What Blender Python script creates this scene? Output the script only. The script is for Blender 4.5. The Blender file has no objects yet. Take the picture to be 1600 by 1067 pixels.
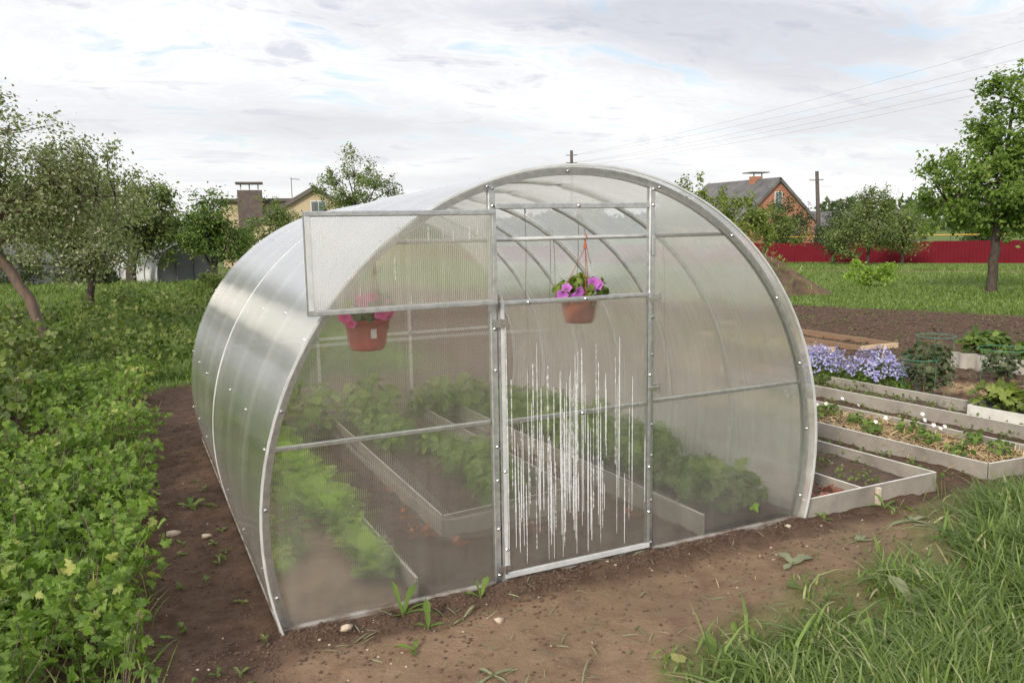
import bpy, bmesh, math
import numpy as np
from mathutils import Matrix, Vector

sc = bpy.context.scene
COL = sc.collection
rng = np.random.default_rng(11)

# ------------------------------------------------------------------ camera
YAW, PITCH, ROLL = 0.44093, 0.14593, -0.01637
cam_d = bpy.data.cameras.new('camera')
cam = bpy.data.objects.new('camera', cam_d)
COL.objects.link(cam)
fw = Vector((math.sin(YAW) * math.cos(PITCH), math.cos(YAW) * math.cos(PITCH), -math.sin(PITCH)))
rt = Vector((math.cos(YAW), -math.sin(YAW), 0))
up = rt.cross(fw)
r2 = math.cos(ROLL) * rt + math.sin(ROLL) * up
u2 = -math.sin(ROLL) * rt + math.cos(ROLL) * up
m = Matrix.Identity(4)
for i in range(3):
    m[i][0], m[i][1], m[i][2] = r2[i], u2[i], -fw[i]
m.translation = Vector((-2.0285, -3.5154, 1.8028))
cam.matrix_world = m
cam_d.sensor_width = 36
cam_d.lens = 36 * 1264.26 / 1600
cam_d.clip_start = 0.05
cam_d.clip_end = 3000
sc.camera = cam

# ------------------------------------------------------------------ world, sun, exposure
SUN = Vector((-0.72, -0.55, 0.44)).normalized()
world = bpy.data.worlds.new('World')
sc.world = world
world.use_nodes = True
wt = world.node_tree
wt.nodes.clear()


def wn(tree, t, **kw):
    n = tree.nodes.new(t)
    for k, v in kw.items():
        setattr(n, k, v)
    return n


def math_node(tree, op, a, b=None, clamp=False):
    n = tree.nodes.new('ShaderNodeMath')
    n.operation = op
    n.use_clamp = clamp
    for i, v in enumerate((a, b)):
        if v is None:
            continue
        if isinstance(v, (int, float)):
            n.inputs[i].default_value = v
        else:
            tree.links.new(v, n.inputs[i])
    return n.outputs[0]


def mixc(tree, fac, a, b, blend='MIX'):
    n = tree.nodes.new('ShaderNodeMix')
    n.data_type = 'RGBA'
    n.blend_type = blend
    for idx, v in ((0, fac), (6, a), (7, b)):
        if isinstance(v, (int, float)):
            n.inputs[idx].default_value = v
        elif isinstance(v, (tuple, list)):
            n.inputs[idx].default_value = (*v[:3], 1)
        else:
            tree.links.new(v, n.inputs[idx])
    return n.outputs[2]


def ramp(tree, fac, stops):
    n = tree.nodes.new('ShaderNodeValToRGB')
    while len(n.color_ramp.elements) < len(stops):
        n.color_ramp.elements.new(0.5)
    for e, (p, c) in zip(n.color_ramp.elements, stops):
        e.position = p
        e.color = (c, c, c, 1) if isinstance(c, (int, float)) else (*c, 1)
    tree.links.new(fac, n.inputs[0])
    return n.outputs[0]


def noise(tree, vec, scale, detail=4, rough=0.5, dist=0.0):
    n = tree.nodes.new('ShaderNodeTexNoise')
    n.inputs['Scale'].default_value = scale
    n.inputs['Detail'].default_value = detail
    n.inputs['Roughness'].default_value = rough
    n.inputs['Distortion'].default_value = dist
    if vec is not None:
        tree.links.new(vec, n.inputs['Vector'])
    return n.outputs['Fac']


tc = wn(wt, 'ShaderNodeTexCoord')
sep = wn(wt, 'ShaderNodeSeparateXYZ')
wt.links.new(tc.outputs['Generated'], sep.inputs[0])
zz = math_node(wt, 'ADD', math_node(wt, 'MAXIMUM', sep.outputs[2], 0.0), 0.16)
comb = wn(wt, 'ShaderNodeCombineXYZ')
wt.links.new(math_node(wt, 'DIVIDE', sep.outputs[0], zz), comb.inputs[0])
wt.links.new(math_node(wt, 'DIVIDE', sep.outputs[1], zz), comb.inputs[1])
mp = wn(wt, 'ShaderNodeMapping')
mp.inputs['Location'].default_value = (-17.3, -3.9, 0)
mp.inputs['Rotation'].default_value = (0, 0, 0.5)
mp.inputs['Scale'].default_value = (1.0, 1.6, 1)
wt.links.new(comb.outputs[0], mp.inputs['Vector'])
cl1 = noise(wt, mp.outputs[0], 2.6, 9, 0.60, 0.45)
cl2 = noise(wt, mp.outputs[0], 0.55, 5, 0.5, 0.2)
sky = wn(wt, 'ShaderNodeTexSky', sky_type='NISHITA', sun_disc=False)
sky.sun_elevation = math.asin(SUN.z)
sky.sun_rotation = math.atan2(SUN.x, SUN.y)
sky.air_density = 1.0
sky.dust_density = 1.5
skyc = mixc(wt, 1.0, sky.outputs[0], (0.11, 0.11, 0.11), 'MULTIPLY')
cover = ramp(wt, cl1, [(0.34, 0.62), (0.46, 1.0)])
white = ramp(wt, cl1, [(0.34, (0.58, 0.66, 0.72)), (0.44, (0.70, 0.70, 0.70)), (0.50, (0.625, 0.63, 0.65)), (0.56, (0.68, 0.68, 0.685)), (0.66, (0.46, 0.48, 0.54))])
grey = ramp(wt, cl2, [(0.42, 0.0), (0.62, 1.0)])
white = mixc(wt, math_node(wt, 'MULTIPLY', grey, 0.7), white, (0.33, 0.35, 0.405))
hz = ramp(wt, sep.outputs[2], [(0.03, 1.0), (0.24, 0.0)])
white = mixc(wt, math_node(wt, 'MULTIPLY', hz, 0.6), white, (0.70, 0.695, 0.685))
cover = math_node(wt, 'MAXIMUM', cover, hz)
skyf = mixc(wt, cover, skyc, white)
zen = math_node(wt, 'MULTIPLY', math_node(wt, 'POWER', math_node(wt, 'MAXIMUM', sep.outputs[2], 0.0), 2.0), 1.0)
zen = math_node(wt, 'ADD', zen, 0.93)          # an overcast sky is brighter overhead
bg = wn(wt, 'ShaderNodeBackground')
wt.links.new(skyf, bg.inputs[0])
wt.links.new(zen, bg.inputs[1])
wo = wn(wt, 'ShaderNodeOutputWorld')
wt.links.new(bg.outputs[0], wo.inputs[0])

sun_d = bpy.data.lights.new('sun', 'SUN')
sun_d.energy = 2.4
sun_d.angle = math.radians(10)
sun_d.color = (1.0, 0.92, 0.79)
sun = bpy.data.objects.new('sun', sun_d)
COL.objects.link(sun)
sun.rotation_euler = SUN.to_track_quat('Z', 'Y').to_euler()
sun.location = (-8, -8, 10)

sc.view_settings.view_transform = 'Standard'
sc.view_settings.look = 'None'
sc.view_settings.exposure = 0.70
sc.view_settings.gamma = 1.0
sc.render.engine = 'CYCLES'
sc.cycles.max_bounces = 14
sc.cycles.transparent_max_bounces = 24
sc.cycles.transmission_bounces = 10
sc.cycles.glossy_bounces = 4
sc.cycles.diffuse_bounces = 4
sc.cycles.use_denoising = True
sc.cycles.sample_clamp_indirect = 6


# ------------------------------------------------------------------ numpy helpers
def h2(ix, iy, seed):
    n = (ix.astype(np.int64) * 374761393 + iy.astype(np.int64) * 668265263 + seed * 974634777) & 0xffffffff
    n = ((n ^ (n >> 13)) * 1274126177) & 0xffffffff
    return ((n ^ (n >> 16)) & 0xffff) / 65535.0


def vnoise(x, y, seed=0):
    x0, y0 = np.floor(x), np.floor(y)
    fx, fy = x - x0, y - y0
    fx = fx * fx * (3 - 2 * fx)
    fy = fy * fy * (3 - 2 * fy)
    a, b = h2(x0, y0, seed), h2(x0 + 1, y0, seed)
    c, d = h2(x0, y0 + 1, seed), h2(x0 + 1, y0 + 1, seed)
    return (a * (1 - fx) + b * fx) * (1 - fy) + (c * (1 - fx) + d * fx) * fy


def fbm(x, y, f, octv=4, seed=0, gain=0.5):
    x, y = np.asarray(x, float), np.asarray(y, float)
    s = np.zeros_like(x)
    a, t = 1.0, 0.0
    for o in range(octv):
        s += a * vnoise(x * f + 17.3 * o, y * f - 9.1 * o, seed + o)
        t += a
        a *= gain
        f *= 2.03
    return s / t - 0.5


def sstep(a, b, x):
    t = np.clip((x - a) / (b - a), 0, 1)
    return t * t * (3 - 2 * t)


KS = 0.024          # the garden falls gently away behind the front wall


def terrain(x, y):
    x, y = np.asarray(x, float), np.asarray(y, float)
    u = 0.6 * x + 0.8 * y - 14.5
    u = np.where(u > 60, u, 3 * np.log1p(np.exp(np.clip(u, -90, 80) / 3)))
    return -0.034 * np.minimum(u, 65) - KS * np.clip(y, 0, 5)


GX = np.array([-0.75, -0.5, -0.34, -0.2, 0.1, 0.36, 0.57, 1.0, 1.3, 1.8, 2.3, 2.73, 3.3, 5, 9])
GY = np.array([-9, -3.0, -1.15, -0.93, -0.86, -0.82, -0.72, -0.58, -0.62, -0.50, -0.24, -0.16, -0.2, -0.3, -0.3])


def zones(x, y):
    """weights of dirt, dark soil, straw; what is left is turf"""
    x, y = np.asarray(x, float), np.asarray(y, float)
    n1 = fbm(x, y, 3.0, 4, 5)
    n2 = fbm(x, y, 0.6, 3, 9)
    s = 0.926 * x + 0.379 * y
    gy = np.interp(x, GX, GY) + 0.22 * n1 + 0.28 * fbm(x, y, 1.4, 3, 15)
    turf_front = 1 - sstep(-0.05, 0.07, y - gy)
    turf_front = np.where((x > -0.8) & (y < 1), turf_front, 0)
    far_line = 15.1 + 0.9 * n2 + 0.3 * n1
    turf_far = sstep(-0.2, 0.25, s - far_line)
    left_far = sstep(-0.25, 0.25, y - (7.0 + 1.2 * n2 + 1.5 * n1) - np.maximum(0, (x - 1.4)) * 1.0) * (x < 6)
    left_far = np.where(x > 1.4, np.maximum(left_far * (s > 8.5) * 0, left_far * (x < 1.8)), left_far)
    turf = np.maximum(np.maximum(turf_front, turf_far), left_far)
    path = sstep(0, 0.5, s - 39.0 - n2) * (1 - sstep(0, 0.5, s - 42.6 - n2)) * (y < 36)
    turf = turf * (1 - path)
    front = (1 - sstep(-0.28, -0.12, y + 0.12 * n1 + 0.04)) * sstep(-1.72, -1.45, x - 0.25 * np.clip(y + .5, -1, 0) + 0.2 * n1)
    inside = ((np.abs(x) < 1.52) & (y > -0.02) & (y < 4.2)) * 1.0
    dirt = np.maximum(front, inside * (x < -0.88) * 0.75)
    dirt = np.maximum(dirt, path)
    straw = sstep(0.55, 0.75, 1 - np.hypot((x - 6.1) / 1.9, (y - 2.0) / 1.0) + 0.8 * n1)
    return turf, np.clip(dirt, 0, 1), np.clip(straw, 0, 1)


class MB:
    def __init__(self):
        self.V, self.F, self.T, self.n = [], [], [], 0

    def add(self, V, F, tint=0.5):
        V = np.asarray(V, float).reshape(-1, 3)
        F = np.asarray(F, np.int64).reshape(-1, 3)
        self.V.append(V)
        self.F.append(F + self.n)
        t = np.broadcast_to(np.asarray(tint, float), (len(V),)) if np.ndim(tint) == 0 else np.asarray(tint, float)
        self.T.append(t)
        self.n += len(V)
        return self

    def mesh(self, name, mat, smooth=False):
        V = np.concatenate(self.V)
        F = np.concatenate(self.F)
        T = np.concatenate(self.T)
        me = bpy.data.meshes.new(name)
        me.vertices.add(len(V))
        me.vertices.foreach_set('co', V.astype(np.float32).ravel())
        me.loops.add(len(F) * 3)
        me.loops.foreach_set('vertex_index', F.astype(np.int32).ravel())
        me.polygons.add(len(F))
        me.polygons.foreach_set('loop_start', np.arange(0, len(F) * 3, 3, dtype=np.int32))
        me.polygons.foreach_set('loop_total', np.full(len(F), 3, dtype=np.int32))
        me.polygons.foreach_set('use_smooth', np.full(len(F), smooth, dtype=bool))
        at = me.attributes.new('tint', 'FLOAT', 'POINT')
        at.data.foreach_set('value', T.astype(np.float32))
        me.update(calc_edges=True)
        me.materials.append(mat)
        return me

    def build(self, name, mat, parent=None, smooth=False):
        return link(name, self.mesh(name, mat, smooth), parent)


def link(name, data, parent=None, loc=None, rot=None):
    o = bpy.data.objects.new(name, data)
    COL.objects.link(o)
    if parent is not None:
        o.parent = parent
    if loc is not None:
        o.location = loc
    if rot is not None:
        o.rotation_euler = rot
    return o


def thing(name, label, cat, loc=(0, 0, 0), rz=0.0, group=None):
    o = link(name, None, None, loc, (-KS if name == 'garden_bed' else 0, 0, rz))
    o.empty_display_size = 0.1
    return tag(o, label, cat, group)


def tag(o, label=None, cat=None, group=None, kind=None):
    if label:
        o['label'] = label
    if cat:
        o['category'] = cat
    if group:
        o['group'] = group
    if kind:
        o['kind'] = kind
    return o


def copy_tree(o, parent=None):
    c = o.copy()
    COL.objects.link(c)
    if parent is not None:
        c.parent = parent
    for ch in list(o.children):
        copy_tree(ch, c)
    return c


def tube(path, rad, sides=6):
    P = np.asarray(path, float)
    n = len(P)
    rad = np.broadcast_to(np.asarray(rad, float), (n,))
    T = np.gradient(P, axis=0)
    T /= np.linalg.norm(T, axis=1)[:, None] + 1e-12
    ref = np.array([0, 0, 1.0]) if abs(T[0][2]) < 0.9 else np.array([1.0, 0, 0])
    A = np.cross(T, ref)
    for i in range(n):
        if np.linalg.norm(A[i]) < 0.15:
            A[i] = A[i - 1] if i else np.array([0, 1.0, 0])
        A[i] /= np.linalg.norm(A[i])
    B = np.cross(T, A)
    a = np.arange(sides) * 2 * np.pi / sides
    V = P[:, None] + rad[:, None, None] * (np.cos(a)[None, :, None] * A[:, None] + np.sin(a)[None, :, None] * B[:, None])
    V = V.reshape(-1, 3)
    F = []
    for i in range(n - 1):
        for j in range(sides):
            k = (j + 1) % sides
            q = (i * sides + j, i * sides + k, (i + 1) * sides + k, (i + 1) * sides + j)
            F += [(q[0], q[1], q[2]), (q[0], q[2], q[3])]
    for j in range(1, sides - 1):
        F.append((0, j + 1, j))
        b = (n - 1) * sides
        F.append((b, b + j, b + j + 1))
    return V, np.array(F)


CUBE_F = np.array([(0, 2, 1), (0, 3, 2), (4, 5, 6), (4, 6, 7), (0, 1, 5), (0, 5, 4), (1, 2, 6), (1, 6, 5), (2, 3, 7), (2, 7, 6), (3, 0, 4), (3, 4, 7)])


def boxv(x0, x1, y0, y1, z0, z1):
    return np.array([(x0, y0, z0), (x1, y0, z0), (x1, y1, z0), (x0, y1, z0), (x0, y0, z1), (x1, y0, z1), (x1, y1, z1), (x0, y1, z1)], float)


def bbox_mesh(name, b, mat, bev=0.003):
    bm = bmesh.new()
    vs = [bm.verts.new(v) for v in boxv(*b)]
    for f in ((0, 3, 2, 1), (4, 5, 6, 7), (0, 1, 5, 4), (1, 2, 6, 5), (2, 3, 7, 6), (3, 0, 4, 7)):
        bm.faces.new([vs[i] for i in f])
    if bev:
        bmesh.ops.bevel(bm, geom=bm.edges[:], offset=bev, segments=1, affect='EDGES')
    me = bpy.data.meshes.new(name)
    bm.to_mesh(me)
    bm.free()
    me.materials.append(mat)
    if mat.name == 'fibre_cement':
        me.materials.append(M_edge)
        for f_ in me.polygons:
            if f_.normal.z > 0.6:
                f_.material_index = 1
    return me


def part_box(name, b, mat, parent=None, bev=0.003, loc=None, rot=None):
    return link(name, bbox_mesh(name, b, mat, bev), parent, loc, rot)


def lathe(prof, sides=20):
    prof = np.asarray(prof, float)
    n = len(prof)
    a = np.arange(sides) * 2 * np.pi / sides
    V = np.stack([prof[:, 0][:, None] * np.cos(a), prof[:, 0][:, None] * np.sin(a), np.repeat(prof[:, 1][:, None], sides, 1)], -1).reshape(-1, 3)
    F = []
    for i in range(n - 1):
        for j in range(sides):
            k = (j + 1) % sides
            F += [(i * sides + j, i * sides + k, (i + 1) * sides + k), (i * sides + j, (i + 1) * sides + k, (i + 1) * sides + j)]
    return V, np.array(F)


# leaf templates: lie in local xy, stalk at the origin, tip along +y, normal +z
DIAMOND = (np.array([(0, 0, 0), (-0.32, 0.5, 0.09), (0, 1, -0.04), (0.32, 0.5, 0.09)], float), np.array([(0, 2, 1), (0, 3, 2)]))
ROUND = (np.array([(0, 0, 0), (0, 0.5, -0.05), (0, 1, -0.12), (-0.36, 0.22, 0.04), (-0.46, 0.6, 0.06), (-0.22, 0.93, -0.04), (0.36, 0.22, 0.04), (0.46, 0.6, 0.06), (0.22, 0.93, -0.04)], float),
         np.array([(0, 1, 3), (3, 1, 4), (4, 1, 5), (5, 1, 2), (0, 6, 1), (6, 7, 1), (7, 8, 1), (8, 2, 1)]))
_lob = [(-0.16, -0.10, 0.02), (-0.40, -0.02, 0.0), (-0.36, 0.14, 0.03), (-0.55, 0.34, -0.03), (-0.36, 0.40, 0.03), (-0.20, 0.46, 0.03), (-0.33, 0.70, 0.0), (-0.17, 0.76, 0.02), (0, 1.02, -0.10)]
_lob = _lob + [(-x_, y_ * 0.97, z_) for x_, y_, z_ in _lob[-2::-1]]
LOBED = (np.array([(0, 0, 0), (0, 0.42, -0.06)] + _lob, float), np.array([(1, 3 + i_, 2 + i_) for i_ in range(len(_lob) - 1)] + [(1, 2, 0), (1, 0, 1 + len(_lob))]))
STRIP = (np.array([(-0.06, 0, 0), (0.06, 0, 0), (-0.09, 0.4, 0.02), (0.09, 0.4, 0.02), (-0.06, 0.75, -0.02), (0.06, 0.75, -0.02), (0, 1, -0.1)], float),
         np.array([(0, 1, 3), (0, 3, 2), (2, 3, 5), (2, 5, 4), (4, 5, 6)]))


def unit(v):
    return v / (np.linalg.norm(v, axis=-1, keepdims=True) + 1e-9)


def scatter(mb, pos, size, tmpl, normal=None, upb=0.8, tint=None, r=rng, wid=None):
    pos = np.asarray(pos, float)
    N = len(pos)
    if N == 0:
        return
    tv, tf = tmpl
    if normal is None:
        normal = r.normal(size=(N, 3)) + np.array([0, 0, upb])
    nn = unit(normal)
    d = unit(np.cross(nn, r.normal(size=(N, 3))))
    e = np.cross(d, nn)
    size = np.broadcast_to(np.asarray(size, float), (N,)) * r.uniform(0.7, 1.3, N)
    w = np.ones(N) if wid is None else np.broadcast_to(wid, (N,))
    V = pos[:, None] + size[:, None, None] * (tv[None, :, 0, None] * w[:, None, None] * e[:, None] + tv[None, :, 1, None] * d[:, None] + tv[None, :, 2, None] * nn[:, None])
    F = tf[None] + (np.arange(N) * len(tv))[:, None, None]
    if tint is None:
        tint = r.uniform(0, 1, N)
    mb.add(V.reshape(-1, 3), F.reshape(-1, 3), np.repeat(np.broadcast_to(tint, (N,)), len(tv)))


def blades(mb, pos, h, w, r=rng, droop=0.6, tint=None):
    N = len(pos)
    if N == 0:
        return
    a = r.uniform(0, 2 * np.pi, N)
    lean = np.abs(r.normal(0.35, 0.3, N))
    d = np.stack([np.cos(a), np.sin(a), np.zeros(N)], -1)
    side = np.stack([-np.sin(a + r.normal(0, .6, N)), np.cos(a), np.zeros(N)], -1)
    h = h * r.uniform(0.55, 1.3, N)
    w = w * r.uniform(0.6, 1.4, N)
    dr = droop * r.uniform(0.2, 1.3, N)
    lv = []
    for t, ww in ((0, 0.7), (0.4, 1.0), (0.75, 0.7), (1.0, 0)):
        out = h * (lean * t + dr * t * t * 0.8)
        zz_ = h * (t - 0.42 * dr * t * t * (1 + lean))
        c = pos + d * out[:, None] + np.array([0, 0, 1.0]) * zz_[:, None]
        if ww > 0:
            lv += [c - side * (w * ww / 2)[:, None], c + side * (w * ww / 2)[:, None]]
        else:
            lv += [c]
    V = np.stack(lv, 1)
    tf = np.array([(0, 1, 3), (0, 3, 2), (2, 3, 5), (2, 5, 4), (4, 5, 6)])
    F = tf[None] + (np.arange(N) * 7)[:, None, None]
    if tint is None:
        tint = r.uniform(0, 1, N)
    mb.add(V.reshape(-1, 3), F.reshape(-1, 3), np.repeat(tint, 7))


# ------------------------------------------------------------------ materials
MATS = {}


def new_mat(name):
    ma = bpy.data.materials.new(name)
    ma.use_nodes = True
    t = ma.node_tree
    t.nodes.clear()
    out = t.nodes.new('ShaderNodeOutputMaterial')
    MATS[name] = ma
    return ma, t, out


def pbsdf(t, col, rough=0.6, metal=0.0, spec=0.4):
    p = t.nodes.new('ShaderNodeBsdfPrincipled')
    for k, v in (('Base Color', col), ('Roughness', rough), ('Metallic', metal), ('Specular IOR Level', spec)):
        if isinstance(v, (int, float)):
            p.inputs[k].default_value = v
        elif isinstance(v, (tuple, list)):
            p.inputs[k].default_value = (*v[:3], 1)
        else:
            t.links.new(v, p.inputs[k])
    return p


def objco(t):
    return t.nodes.new('ShaderNodeTexCoord').outputs['Object']


def stretch(t, vec, s):
    n = t.nodes.new('ShaderNodeMapping')
    n.inputs['Scale'].default_value = s
    t.links.new(vec, n.inputs['Vector'])
    return n.outputs[0]


def bump(t, h, strength=0.4, dist=0.01):
    b = t.nodes.new('ShaderNodeBump')
    b.inputs['Strength'].default_value = strength
    b.inputs['Distance'].default_value = dist
    t.links.new(h, b.inputs['Height'])
    return b.outputs[0]


def simple(name, c1, c2=None, scale=8.0, rough=0.7, metal=0.0, bmp=0.0, bscale=None, s3=(1, 1, 1), spec=0.4, lo=0.35, hi=0.65):
    ma, t, out = new_mat(name)
    co = stretch(t, objco(t), s3)
    n = noise(t, co, scale, 6, 0.6)
    col = mixc(t, ramp(t, n, [(lo, 0.0), (hi, 1.0)]), c1, c2 if c2 else tuple(v * 0.7 for v in c1))
    p = pbsdf(t, col, rough, metal, spec)
    if bmp:
        t.links.new(bump(t, noise(t, co, bscale or scale * 3, 6, 0.65), bmp, 0.01), p.inputs['Normal'])
    t.links.new(p.outputs[0], out.inputs[0])
    return ma


def leafmat(name, c1, c2, c3=None, trans=0.35, rough=0.5):
    ma, t, out = new_mat(name)
    a = t.nodes.new('ShaderNodeAttribute')
    a.attribute_name = 'tint'
    st = [(0.0, c1), (0.85, c2), (1.0, c3 or c2)]
    col = ramp(t, a.outputs['Fac'], st)
    p = pbsdf(t, col, rough, 0, 0.3)
    tr = t.nodes.new('ShaderNodeBsdfTranslucent')
    t.links.new(mixc(t, 1.0, col, (1.1, 1.25, 0.6), 'MULTIPLY'), tr.inputs[0])
    mx = t.nodes.new('ShaderNodeMixShader')
    mx.inputs[0].default_value = trans
    t.links.new(p.outputs[0], mx.inputs[1])
    t.links.new(tr.outputs[0], mx.inputs[2])
    t.links.new(mx.outputs[0], out.inputs[0])
    return ma


def polycarb(name, axis, veil=0.16, clear=0.4, rough=0.16, fres=1.0, arough=0.22, ribs=0.045, dirt_lift_amt=0.25, aniso=-0.72):
    """twin-wall sheet; ribs stand across `axis` (0: x, 1: y)"""
    ma, t, out = new_mat(name)
    co = objco(t)
    s = t.nodes.new('ShaderNodeSeparateXYZ')
    t.links.new(co, s.inputs[0])
    c = s.outputs[axis]
    wave = math_node(t, 'SINE', math_node(t, 'MULTIPLY', c, 2 * math.pi / 0.0095))
    geo = t.nodes.new('ShaderNodeNewGeometry')
    tv = t.nodes.new('ShaderNodeCombineXYZ')
    tv.inputs[axis].default_value = 1.0
    sc_ = t.nodes.new('ShaderNodeVectorMath')
    sc_.operation = 'SCALE'
    t.links.new(tv.outputs[0], sc_.inputs[0])
    t.links.new(math_node(t, 'MULTIPLY', wave, 0.42), sc_.inputs['Scale'])
    ad = t.nodes.new('ShaderNodeVectorMath')
    ad.operation = 'ADD'
    t.links.new(geo.outputs['Normal'], ad.inputs[0])
    t.links.new(sc_.outputs[0], ad.inputs[1])
    nm = t.nodes.new('ShaderNodeVectorMath')
    nm.operation = 'NORMALIZE'
    t.links.new(ad.outputs[0], nm.inputs[0])
    ref = t.nodes.new('ShaderNodeBsdfRefraction')
    ref.inputs['Color'].default_value = (0.96, 0.955, 0.915, 1)
    ref.inputs['Roughness'].default_value = rough
    ref.inputs['IOR'].default_value = 1.10
    t.links.new(nm.outputs[0], ref.inputs['Normal'])
    tra = t.nodes.new('ShaderNodeBsdfTransparent')
    tra.inputs[0].default_value = (0.965, 0.96, 0.92, 1)
    m1 = t.nodes.new('ShaderNodeMixShader')
    m1.inputs[0].default_value = clear
    t.links.new(ref.outputs[0], m1.inputs[1])
    t.links.new(tra.outputs[0], m1.inputs[2])
    dif = t.nodes.new('ShaderNodeBsdfDiffuse')
    dif.inputs[0].default_value = (0.80, 0.80, 0.78, 1)
    trl = t.nodes.new('ShaderNodeBsdfTranslucent')
    trl.inputs[0].default_value = (0.82, 0.82, 0.80, 1)
    m2 = t.nodes.new('ShaderNodeMixShader')
    m2.inputs[0].default_value = 0.5
    t.links.new(dif.outputs[0], m2.inputs[1])
    t.links.new(trl.outputs[0], m2.inputs[2])
    sx = [1.5, 1.5, 1.5]
    sx[axis] = 26
    dirt = noise(t, stretch(t, co, tuple(sx)), 1.0, 5, 0.6)
    cl = noise(t, co, 1.7, 4, 0.6)
    vf = math_node(t, 'MULTIPLY', ramp(t, dirt, [(0.3, 0.75), (0.7, 1.25)]), ramp(t, cl, [(0.3, 0.7 * veil), (0.7, 1.3 * veil)]))
    vf = math_node(t, 'ADD', vf, math_node(t, 'MULTIPLY', math_node(t, 'ADD', wave, 0.0), ribs), True)
    dirt_lift = math_node(t, 'MULTIPLY', ramp(t, s.outputs[2], [(0.0, 1.0), (0.75, 0.0)]), ramp(t, noise(t, co, 6, 6, 0.65), [(0.3, 0.2), (0.7, 1.0)]))  # dirt towards the base; its pale colour lightens the shaded lower sheet
    vf = math_node(t, 'ADD', vf, math_node(t, 'MULTIPLY', dirt_lift, dirt_lift_amt), True)
    vcol = mixc(t, dirt_lift, (0.84, 0.82, 0.76), (0.76, 0.72, 0.66))
    t.links.new(vcol, dif.inputs[0])
    t.links.new(vcol, trl.inputs[0])
    m3 = t.nodes.new('ShaderNodeMixShader')
    t.links.new(vf, m3.inputs[0])
    t.links.new(m1.outputs[0], m3.inputs[1])
    t.links.new(m2.outputs[0], m3.inputs[2])
    gl = t.nodes.new('ShaderNodeBsdfAnisotropic')
    gl.inputs['Color'].default_value = (1, 1, 1, 1)
    gl.inputs['Roughness'].default_value = arough
    gl.inputs['Anisotropy'].default_value = aniso
    t.links.new(tv.outputs[0], gl.inputs['Tangent'])
    fr = t.nodes.new('ShaderNodeFresnel')
    fr.inputs['IOR'].default_value = 1.5
    m4 = t.nodes.new('ShaderNodeMixShader')
    t.links.new(math_node(t, 'MULTIPLY', fr.outputs[0], fres, True), m4.inputs[0])
    t.links.new(m3.outputs[0], m4.inputs[1])
    t.links.new(gl.outputs[0], m4.inputs[2])
    t.links.new(m4.outputs[0], out.inputs[0])
    return ma


M_front = polycarb('polycarbonate_front', 0, 0.105, 0.52, 0.08, 0.8, 0.16, 0.05, 0.12)
M_shell = polycarb('polycarbonate_shell', 1, 0.36, 0.46, 0.16, 0.72, 0.10, 0.07, 0.5, -0.9)
M_leaf = polycarb('polycarbonate_leaf', 0, 0.24, 0.48, 0.06, 1.0, 0.16, 0.13, 0.0)
M_metal = simple('galvanised_steel', (0.62, 0.63, 0.63), (0.44, 0.45, 0.46), 30, 0.38, 0.8, 0.05, 200)
M_hoop = simple('hoop_steel', (0.62, 0.62, 0.61), (0.48, 0.48, 0.47), 18, 0.5, 0.35, 0.05, 100)
M_strip = simple('edge_tape', (0.70, 0.71, 0.71), (0.55, 0.56, 0.57), 14, 0.35, 0.3)
M_soiled = simple('soiled_strip', (0.30, 0.28, 0.255), (0.13, 0.095, 0.07), 9, 0.6, 0.1, lo=0.42, hi=0.62)
M_screw = simple('screw_zinc', (0.75, 0.75, 0.76), (0.55, 0.55, 0.57), 200, 0.25, 0.95)
M_dark = simple('dark_washer', (0.06, 0.06, 0.06), (0.1, 0.1, 0.1), 50, 0.6)
M_drop = simple('water_glint', (0.86, 0.87, 0.88), (0.72, 0.73, 0.75), 60, 0.12, 0.0, s3=(1, 1, 0.2), spec=0.8)  # water in the channels, with its glint put into the white colour
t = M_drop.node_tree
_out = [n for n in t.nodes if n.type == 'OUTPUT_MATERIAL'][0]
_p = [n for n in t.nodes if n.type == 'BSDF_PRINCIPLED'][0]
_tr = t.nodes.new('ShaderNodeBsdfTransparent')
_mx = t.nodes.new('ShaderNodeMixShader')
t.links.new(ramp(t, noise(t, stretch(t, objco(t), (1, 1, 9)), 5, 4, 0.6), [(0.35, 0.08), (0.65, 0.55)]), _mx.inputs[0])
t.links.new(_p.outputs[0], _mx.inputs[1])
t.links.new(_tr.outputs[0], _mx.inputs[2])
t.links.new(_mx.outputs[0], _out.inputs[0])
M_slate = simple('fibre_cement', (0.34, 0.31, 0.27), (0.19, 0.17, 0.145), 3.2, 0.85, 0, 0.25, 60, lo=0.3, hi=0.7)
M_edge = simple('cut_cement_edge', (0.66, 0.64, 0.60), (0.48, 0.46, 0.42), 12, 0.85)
M_plank_shade = simple('raw_plank_shaded', (0.26, 0.165, 0.10), (0.17, 0.11, 0.07), 7, 0.75, 0, 0.3, 30, (1, 1, 12))  # long boards: raw plank with their shade painted into the colour
M_plank_lit = simple('raw_plank_lit', (0.60, 0.46, 0.31), (0.42, 0.31, 0.20), 7, 0.75, 0, 0.3, 30, (1, 1, 12))  # end boards: lit copy of the same plank, light painted into its colour
M_stake = simple('pale_stake', (0.55, 0.48, 0.38), (0.40, 0.33, 0.25), 20, 0.8, 0, 0.3)
M_bark = simple('bark', (0.085, 0.065, 0.05), (0.035, 0.028, 0.022), 9, 0.95, 0, 0.8, 30, (3, 3, 0.7))
M_bark2 = simple('apple_bark', (0.19, 0.12, 0.085), (0.10, 0.085, 0.07), 6, 0.95, 0, 0.8, 26, (3, 3, 0.8))
M_stem = simple('green_stem', (0.13, 0.15, 0.05), (0.10, 0.09, 0.04), 20, 0.7)
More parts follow.
